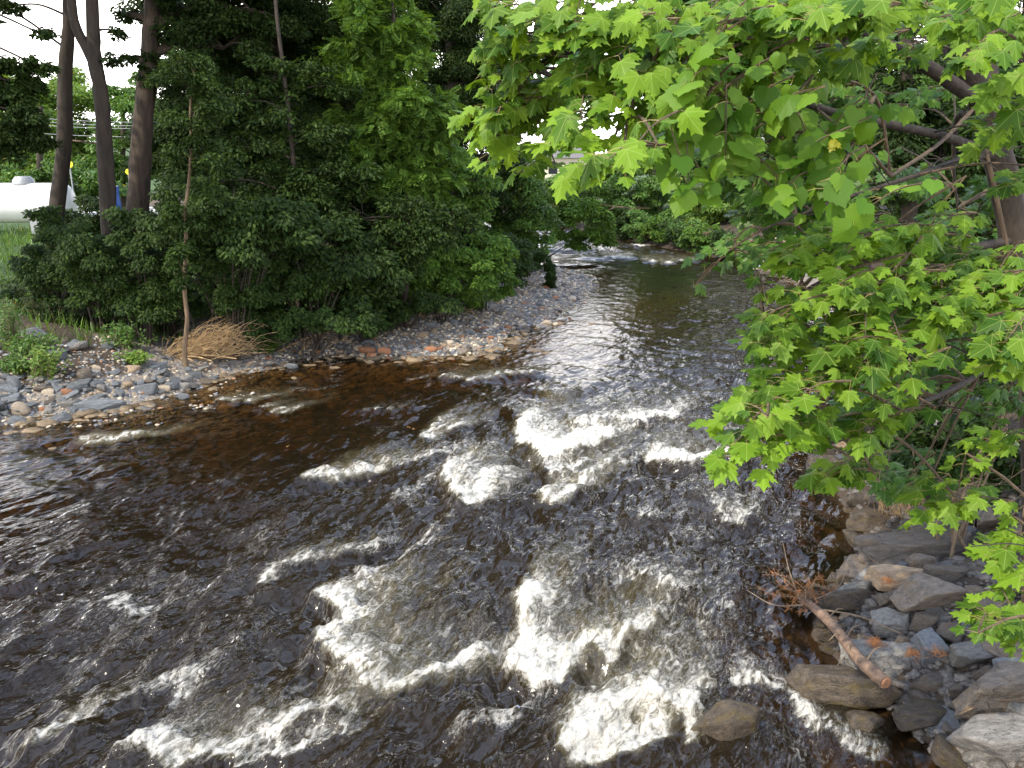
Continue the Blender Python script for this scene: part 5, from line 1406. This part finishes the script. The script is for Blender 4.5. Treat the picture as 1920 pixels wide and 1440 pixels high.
# low growth on the left slope
LOW = [((40, 560), 'weeds at the far left edge of the slope', 30, 30, 'broad'), ((100, 590), 'weedy tuft above the dark slate ledge', 44, 24, 'broad'), ((170, 600), 'weeds right of the dark slate ledge', 40, 28, 'broad'),
       ((235, 640), 'round green tuft in the middle of the left slope', 26, 24, 'mid'), ((258, 680), 'small light green tuft among the slates', 9, 14, 'sunny'), ((60, 650), 'grassy weeds above the dry yellow plant', 40, 20, 'mid'),
       ((85, 690), 'half dry yellow-green plant among the left rocks', 26, 32, 'sunny'), ((300, 600), 'weeds at the foot of the thicket left of the sapling', 44, 26, 'broad'), ((20, 620), 'tall weed at the very left edge', 12, 50, 'mid'),
       ((205, 560), 'dark undergrowth below the forked trunk', 60, 36, 'broad'), ((120, 540), 'dark undergrowth below the slim trunk', 60, 34, 'broad'), ((440, 596), 'green weed behind the straw stems', 30, 20, 'locust'),
       ((500, 650), 'pale weed at the water edge right of the straw stems', 22, 18, 'locust'), ((400, 575), 'weeds right of the sapling foot', 30, 20, 'locust'), ((560, 600), 'weeds in the shade at the back of the near bar', 50, 26, 'broad'),
       ((30, 690), 'small weed by the left edge slates', 24, 14, 'mid')]
for (px, py), lab, rx, ry, lm in LOW:
    p = ghit(px, py + ry * .6); k = mpp(px, py, p[1])
    t = empty('weed', p, lab, 'plant', 'weeds of the left slope')
    fm = MB(); sm = MB()
    for q in range(int(24 + rx * 1.1)):
        a = p + np.array([rng.normal(0, rx * k * .45), rng.normal(0, rx * k * .35), 0]); a[2] = gz(a[0], a[1])
        hgt = ry * k * rng.uniform(.7, 1.9); b = a + np.array([rng.normal(0, .16), rng.normal(-.03, .12), hgt])
        sp_ = spline([a, (a + b) / 2 + [0, 0, .05], b], 7); tube(sm, sp_, np.linspace(.006, .002, 7), 3)
        n = 15
        P_ = sp_[rng.integers(1, 7, n)] + rng.standard_normal((n, 3)) * .035
        put_leaves(fm, P_, np.array([0, -.3, 1.0]) + rng.standard_normal((n, 3)) * .5, rng.standard_normal((n, 3)) * [1, 1, .3] + [0, 0, -.1], .085 * rng.uniform(.6, 1.2, n), 'oval')
    sm.build('stem', M['twig'], t); fm.build('foliage', M[lm], t, smooth=False)
# grass on the far left bank
mb = MB()
n = 0
Pg = np.column_stack([rng.uniform(-19, -8, 9000), rng.uniform(15.5, 32, 9000)])
zg, dlg, drg, ig = terrain(Pg)
okg = (~ig) & (dlg > 2.4) & (dlg < drg); Pg = np.column_stack([Pg, zg])[okg]
m = len(Pg); hb = rng.uniform(.12, .34, m); an = rng.uniform(0, 6.28, m); wv = np.column_stack([np.cos(an), np.sin(an), np.zeros(m)]) * .012
tip = Pg + np.column_stack([rng.normal(0, .10, m), rng.normal(0, .10, m), hb]); midp = (Pg + tip) / 2 + [0, 0, .03]
Vg = np.stack([Pg - wv, Pg + wv, midp + wv * .8, midp - wv * .8, tip], 1).reshape(-1, 3)
ix = np.arange(m)[:, None] * 5
mb.add(Vg, np.concatenate([ix + [0, 1, 2], ix + [0, 2, 3], ix + [3, 2, 4]]))
tag(mb.build('grass', M['grass'], smooth=False), 'long green grass on the upper left bank', kind='stuff')

# ------------------------------------------------------------------ background trees
G4 = 'sunlit trees far behind the left bank'
for px, Y, lob, lm, lab in [
        (40, 62, [(20, 180, 70, 60), (60, 260, 70, 60), (20, 300, 70, 50)], 'sunny', 'sunlit yellow-green tree at the far left behind the tank'),
        (130, 66, [(130, 170, 60, 60), (150, 250, 70, 70), (110, 310, 60, 40)], 'sunny', 'sunlit yellow-green tree seen between the slim and forked trunks'),
        (230, 60, [(225, 200, 50, 50), (235, 280, 60, 60), (215, 330, 50, 30)], 'mid', 'sunlit tree seen between the forked and thick trunks'),
        (320, 64, [(310, 200, 60, 60), (330, 290, 70, 60)], 'mid', 'sunlit tree right of the thick trunk'),
        (400, 70, [(380, 220, 90, 70), (400, 320, 80, 60)], 'mid', 'distant tree behind the thin sapling'),
        (-40, 66, [(-60, 200, 90, 80), (-40, 310, 90, 60)], 'mid', 'distant tree at the left frame edge behind the tank'),
        (500, 72, [(500, 220, 90, 80), (520, 320, 90, 60)], 'broad', 'distant tree behind the dark dense tree'),
        (75, 50, [(60, 325, 60, 26), (160, 340, 60, 26), (110, 350, 70, 20)], 'mid', 'low sunlit hedge behind the white tank')]:
    woody('broadleaf_tree' if Y > 55 else 'hedge', lab, 'tree' if Y > 55 else 'hedge', Y, lob, 'oval', lm, .30, 1.2, trunk=[(px, 400), (px, 300), (px + 2, 200)], width=.5, group=G4)
for px, Y, lob, lm, lab in [
        (1240, 72, [(1245, 90, 60, 80), (1220, 230, 60, 80), (1255, 10, 60, 50)], 'needle', 'tall dark tree right of the sky gap, beyond the bend'),
        (1300, 66, [(1300, 120, 80, 90), (1290, 260, 90, 70), (1320, 0, 90, 60)], 'broad', 'tall tree behind the far shrubs, left of two'),
        (1390, 62, [(1390, 140, 120, 110), (1400, 280, 100, 80), (1400, 10, 120, 60)], 'broad', 'tall tree behind the far shrubs, right of two'),
        (1560, 46, [(1560, 160, 130, 110), (1540, 300, 100, 80), (1560, 20, 130, 60)], 'broad', 'tall tree behind the vine above the far gravel')]:
    woody('broadleaf_tree', lab, 'tree', Y, lob, 'oval', lm, .28, 1.15, trunk=[(px, 440), (px + 5, 250), (px, 50), (px, -100)], width=.6, group='tall trees beyond the bend', bark='bark')
for px, Y, lob, lm, lab in [
        (1045, 57, [(1040, 345, 36, 16), (1085, 340, 30, 26), (1005, 350, 24, 20)], 'mid', 'sunlit low shrub in front of the cream house'),
        (1165, 52, [(1160, 400, 40, 24), (1200, 420, 50, 16), (1110, 380, 40, 30)], 'locust', 'dark low shrub over the roots of the far cut bank'),
        (1260, 49, [(1260, 425, 60, 16), (1330, 440, 60, 12), (1390, 440, 50, 14)], 'broad', 'low dark growth along the far waterline'),
        (1460, 50, [(1450, 400, 60, 34), (1520, 430, 60, 16), (1580, 400, 60, 40)], 'broad', 'dark shrub behind the far gravel bank, right of two'),
        (1130, 60, [(1150, 330, 50, 50), (1060, 385, 40, 24)], 'broad', 'dark shrub filling the gap below the cream house'),
        (1340, 56, [(1340, 320, 80, 50), (1420, 310, 70, 50), (1270, 240, 60, 40)], 'mid', 'tall olive thicket behind the light green shrub'),
        (1200, 52, [(1200, 370, 50, 40), (1180, 330, 40, 40), (1230, 400, 50, 30), (1175, 395, 30, 24)], 'mid', 'olive shrub on the far bank at the bend'),
        (1245, 54, [(1250, 310, 60, 50), (1230, 260, 50, 40)], 'sunny', 'yellowish tall shrub behind the olive one'),
        (1290, 50, [(1290, 370, 55, 45), (1280, 415, 50, 25)], 'mid', 'green shrub above the pale driftwood'),
        (1335, 47, [(1335, 390, 44, 36), (1320, 425, 40, 20)], 'sunny', 'light green shrub right above the drift branch'),
        (1400, 48, [(1400, 370, 60, 50), (1390, 420, 50, 24), (1440, 410, 50, 30)], 'locust', 'dark shrub left of the far gravel bank'),
        (1500, 46, [(1490, 390, 60, 40), (1540, 420, 50, 26)], 'locust', 'dark shrub behind the far gravel bank')]:
    woody('shrub', lab, 'shrub', Y, lob, 'oval', lm, .22, 1.3, stems=4, width=.08, bark='twig', group='shrubs of the far bank', face=(0, -.4, 0))
for px, Y, lob, lm, lab in [
        (1700, 16, [(1700, 180, 90, 80), (1650, 300, 90, 80), (1760, 300, 90, 80)], 'needle', 'shaded tree right behind the maple limbs'),
        (1860, 14, [(1880, 330, 80, 80), (1820, 420, 90, 60), (1900, 220, 60, 60)], 'needle', 'shaded tree behind the maple trunk at the right edge'),
        (1620, 22, [(1620, 200, 90, 90), (1600, 380, 90, 60), (1650, 80, 110, 60)], 'needle', 'shaded tree farther back left of the maple limbs'),
        (1800, 26, [(1800, 150, 130, 100), (1780, 20, 140, 60), (1850, 280, 120, 80)], 'mid', 'lighter tree glimpsed far back through the maple limbs'),
        (1700, 30, [(1660, 260, 120, 90), (1800, 330, 120, 90), (1900, 420, 100, 80), (1700, 420, 120, 60)], 'needle', 'dense dark tree far back filling the gap left of the leaning trunk'),
        (1930, 18, [(1940, 120, 90, 110), (1960, 300, 80, 90), (1920, -20, 110, 60)], 'needle', 'shaded tree at the right edge behind the maple')]:
    woody('broadleaf_tree', lab, 'tree', Y, lob, 'oval', lm, .12, 1.0, trunk=[(px, 560), (px + 5, 300), (px - 4, 60), (px, -80)], width=.3, group='woods behind the maple')
for px, Y, lob, lm, lab in [
        (1720, 10.5, [(1740, 720, 90, 50), (1660, 780, 60, 40), (1800, 650, 90, 50)], 'broad', 'dark bush on the right bank under the maple'),
        (1830, 8.2, [(1840, 830, 80, 50), (1760, 860, 60, 34), (1890, 760, 60, 50)], 'broad', 'dark low bush at the right edge above the rocks'),
        (1690, 9.6, [(1700, 800, 70, 44), (1640, 850, 50, 30), (1760, 790, 60, 44), (1830, 700, 80, 50)], 'broad', 'dark leafy bush right behind the dry grass tuft'),
        (1900, 9.5, [(1880, 640, 90, 60), (1900, 850, 60, 50), (1840, 880, 50, 30)], 'broad', 'dark bush at the foot of the maple trunk'),
        (1640, 13, [(1650, 610, 80, 40), (1720, 560, 90, 50), (1600, 660, 40, 30)], 'locust', 'shaded bush behind the bright lower maple leaves'),
        (1800, 12, [(1850, 560, 100, 60), (1780, 490, 100, 50)], 'broad', 'shaded bush behind the leaning maple trunk')]:
    woody('shrub', lab, 'shrub', Y, lob, 'oval', lm, .10, .9, stems=5, width=.04, bark='twig', group='bushes of the right bank', br=.36)
for i, px in enumerate(range(1125, 1400, 30)):
    wy_ = float(np.interp(px, [1080, 1150, 1230, 1330, 1400], [430, 446, 462, 482, 497]))
    p = ghit(px, wy_ - 7)
    woody('shrub', 'low green bush leaning over the far waterline', 'shrub', p[1], [(px, wy_ - 26, 26, 16), (px - 14, wy_ - 44, 26, 18)], 'oval', ['mid', 'locust', 'broad'][i % 3], .2, 1.2, stems=3, width=.06,
          bark='bark_dark', group='low bushes along the far waterline', face=(0, -.4, 0))
# dry grass stems at the right water edge
p = ghit(1690, 965)
t = empty('dry_grass', p, 'tuft of dry brown grass stems at the right water edge', 'dead plant'); mb = MB()
for k in range(120):
    a = p + np.array([rng.normal(0, .14), rng.normal(0, .12), 0]); b = a + np.array([rng.normal(-.1, .12), rng.normal(-.05, .1), rng.uniform(.15, .5)])
    tube(mb, spline([a, (a + b) / 2 + [0, 0, .03], b], 5), np.linspace(.004, .0015, 5), 3)
mb.build('stem', M['straw'], t)

# ------------------------------------------------------------------ things behind the left trees
def rot_x_cylinder(mb, a, b, r, seg=28, caps=.35):
    a, b = np.asarray(a, float), np.asarray(b, float); d = norm(b - a); L = np.linalg.norm(b - a)
    q = np.concatenate([-caps * r * np.cos(np.linspace(0, np.pi / 2, 7)), np.linspace(0, L, 6)[1:-1], L + caps * r * np.sin(np.linspace(0, np.pi / 2, 7))])
    rr = np.concatenate([r * np.sin(np.linspace(0.05, np.pi / 2, 7)), np.full(4, r), r * np.cos(np.linspace(0, np.pi / 2 - .05, 7))])
    tube(mb, a + q[:, None] * d, rr, seg)


Yt = 30.0
zc = .5 * (atd(60, 343, Yt)[2] + atd(60, 418, Yt)[2]); rr_ = .5 * (atd(60, 343, Yt)[2] - atd(60, 418, Yt)[2])
xa, xb = atd(-170, 380, Yt)[0], atd(122, 380, Yt)[0]
zgd = gz(xa + 1.5, Yt)
t = empty('storage_tank', ((xa + xb) / 2, Yt, zgd), 'white horizontal storage tank behind the left trees', 'tank')
mb = MB(); rot_x_cylinder(mb, (xa, Yt, zc), (xb, Yt, zc), rr_); mb.build('shell', M['white'], t)
mb = MB(); hx = atd(44, 340, Yt)[0]; tube(mb, [(hx, Yt, zc + rr_ - .05), (hx, Yt, zc + rr_ + .10), (hx, Yt, zc + rr_ + .22)], [.36, .34, .24], 18); mb.build('hatch', M['greypaint'], t)
for f in (.15, .85):
    mb = MB(); x = xa + (xb - xa) * f; zt = zc - rr_ * .75
    v = np.array([(x + sx * .2, Yt + sy * rr_ * .8, z_) for z_ in (zgd - .1, zt) for sx, sy in ((-1, -1), (1, -1), (1, 1), (-1, 1))])
    mb.add(v, [[0, 1, 5, 4], [1, 2, 6, 5], [2, 3, 7, 6], [3, 0, 4, 7], [4, 5, 6, 7]]); mb.build('saddle', M['greypaint'], t, smooth=False)
# round yellow sign on a post
p = atd(130, 308, 31); zg_ = gz(p[0], 31)
t = empty('round_sign', (p[0], 31, zg_), 'round yellow sign right of the slim trunk', 'sign')
mb = MB(); tube(mb, [(p[0], 31.03, zg_ - .1), (p[0], 31.03, p[2])], .03, 8); mb.build('post', M['greypaint'], t)
mb = MB(); tube(mb, [p, p + [0, .02, 0]], [.125, .125], 28); mb.build('disc', M['yellow'], t)
p = atd(240, 322, 31); zg_ = gz(p[0], 31)
t = empty('round_sign', (p[0], 31, zg_), 'small yellow sign half hidden left of the thickest trunk', 'sign')
mb = MB(); tube(mb, [(p[0], 31.03, zg_ - .1), (p[0], 31.03, p[2])], .03, 8); mb.build('post', M['greypaint'], t)
mb = MB(); tube(mb, [p, p + [0, .02, 0]], [.10, .10], 24); mb.build('disc', M['yellow'], t)
p = atd(214, 374, 29); zg_ = gz(p[0], 29)
t = empty('barrel', (p[0], 29, zg_), 'upright blue barrel beside the forked trunk', 'barrel')
zt = atd(214, 350, 29)[2]
mb = MB(); zz = np.linspace(zg_, zt, 14); tube(mb, [(p[0], 29, z_) for z_ in zz], .19 + .012 * np.sin(np.arange(14) * 1.57), 22); mb.build('drum', M['blue'], t)
mb = MB(); tube(mb, [(p[0], 29, zt), (p[0], 29, zt + .03)], [.20, .18], 22); mb.build('lid', M['greypaint'], t)


# utility wires
for i, (y0, y1) in enumerate([(208, 219), (214, 226), (222, 230), (238, 245)]):
    mb = MB(); A, B = atd(-120, y0 - 8, 42), atd(420, y1 + 6, 44)
    tt_ = np.linspace(0, 1, 24)[:, None]; W_ = A * (1 - tt_) + B * tt_; W_[:, 2] -= .35 * 4 * (tt_ * (1 - tt_))[:, 0]
    tube(mb, W_, .014, 5)
    tag(mb.build('utility_wire', M['wire']), ['topmost of the utility wires behind the trunks', 'second highest utility wire behind the trunks', 'third highest utility wire behind the trunks', 'lowest utility wire, set apart below the others'][i], 'wire', 'utility wires')
mb = MB(); tube(mb, spline([atd(115, 263, 22.5), atd(150, 265, 22.4), atd(190, 270, 22.2)], 10), np.linspace(.035, .02, 10), 6)
tag(mb.build('dead_branch', M['bark_tan']), 'pale dead branch lodged level between the slim and forked trunks', 'branch')
# pale house beyond the bend
Yh = 78; A = atd(1015, 345, Yh); B = atd(1100, 345, Yh); zg_ = gz(A[0], Yh); zt = atd(1050, 296, Yh)[2]
t = empty('house', ((A[0] + B[0]) / 2, Yh, zg_), 'cream house glimpsed between leaves above the river bend', 'house')
mb = MB(); x0, x1, y0, y1 = A[0], B[0], Yh, Yh + 6
V = np.array([(x, y, z_) for z_ in (zg_ - .5, zt) for x, y in ((x0, y0), (x1, y0), (x1, y1), (x0, y1))])
mb.add(V, [[0, 1, 5, 4], [1, 2, 6, 5], [2, 3, 7, 6], [3, 0, 4, 7]]); mb.build('wall', M['wall'], t, smooth=False)
mb = MB(); xm = (x0 + x1) / 2
V = np.array([(x0 - .3, y0 - .3, zt), (x1 + .3, y0 - .3, zt), (x1 + .3, y1 + .3, zt), (x0 - .3, y1 + .3, zt), (x0 - .3, (y0 + y1) / 2, zt + 1.4), (x1 + .3, (y0 + y1) / 2, zt + 1.4)])
mb.add(V, [[0, 1, 5, 4], [2, 3, 4, 5]]); mb.add(V, [[1, 2, 5], [3, 0, 4]]); mb.add(V, [[3, 2, 1, 0]]); mb.build('roof', M['roof'], t, smooth=False)
for f in (.25, .7):
    mb = MB(); x = x0 + (x1 - x0) * f
    V = np.array([(x + sx * .4, y0 - .03, zt - 1.4 + sz) for sx, sz in ((-1, 0), (1, 0), (1, 1.0), (-1, 1.0))]); mb.add(V, [[0, 1, 2, 3]]); mb.build('window', M['glass'], t, smooth=False)

# ------------------------------------------------------------------ camera, sun, sky
cam = bpy.data.cameras.new('camera'); co = bpy.data.objects.new('camera', cam); COL.objects.link(co)
co.location = (0, 0, H); co.rotation_euler = (math.radians(90) - PITCH, 0, 0)
cam.sensor_width = 36.0; cam.lens = 36.0 * FPX / 1920.0; cam.clip_end = 2000; cam.clip_start = 0.05
SC.camera = co
sv = Vector((-0.50, -0.42, 0.76)).normalized()          # towards the sun
sun = bpy.data.lights.new('sun', 'SUN'); sun.energy = 5.0; sun.angle = math.radians(0.6); sun.color = (1.0, 0.90, 0.73)
so = bpy.data.objects.new('sun', sun); COL.objects.link(so)
so.rotation_euler = (-sv).to_track_quat('-Z', 'Y').to_euler()
wd = bpy.data.worlds.new('World'); SC.world = wd; wd.use_nodes = True
nt = wd.node_tree; bg = nt.nodes['Background']
sky = nt.nodes.new('ShaderNodeTexSky'); sky.sky_type = 'NISHITA'; sky.sun_disc = False
sky.sun_elevation = math.asin(sv.z); sky.sun_rotation = math.atan2(sv.x, sv.y)
sky.dust_density = 3.0; sky.ozone_density = 1.0; sky.air_density = 1.0
# thin bright cloud over most of the sky
tc = nt.nodes.new('ShaderNodeTexCoord'); cn = nt.nodes.new('ShaderNodeTexNoise'); cn.inputs['Scale'].default_value = 2.2; cn.inputs['Detail'].default_value = 6
mpn = nt.nodes.new('ShaderNodeMapping'); mpn.inputs['Scale'].default_value = (1, 1, 2.5)
nt.links.new(tc.outputs['Generated'], mpn.inputs['Vector']); nt.links.new(mpn.outputs[0], cn.inputs['Vector'])
cf = mapr(nt, cn.outputs['Fac'], 0.36, 0.56, 0, 1, smooth=True)
sz = nt.nodes.new('ShaderNodeSeparateXYZ'); nt.links.new(tc.outputs['Generated'], sz.inputs[0])
low = mapr(nt, sz.outputs['Z'], 0.18, 0.50, 1.0, 0.0, smooth=True)      # cumulus bank low, thin blue-white veil above
veil = mixc(nt, low, (15.0, 18.4, 26.0), (38.0, 37.2, 36.2))
skyc = mixc(nt, math_(nt, 'MAXIMUM', math_(nt, 'MULTIPLY', cf, 0.8), low), sky.outputs[0], veil)
nt.links.new(skyc, bg.inputs['Color']); bg.inputs['Strength'].default_value = 0.12
SC.view_settings.view_transform = 'Standard'; SC.view_settings.look = 'None'
SC.view_settings.exposure = 0.08; SC.view_settings.gamma = 1.0
SC.cycles.max_bounces = 8; SC.cycles.transparent_max_bounces = 12
SC.cycles.sample_clamp_indirect = 6.0; SC.cycles.sample_clamp_direct = 6.0
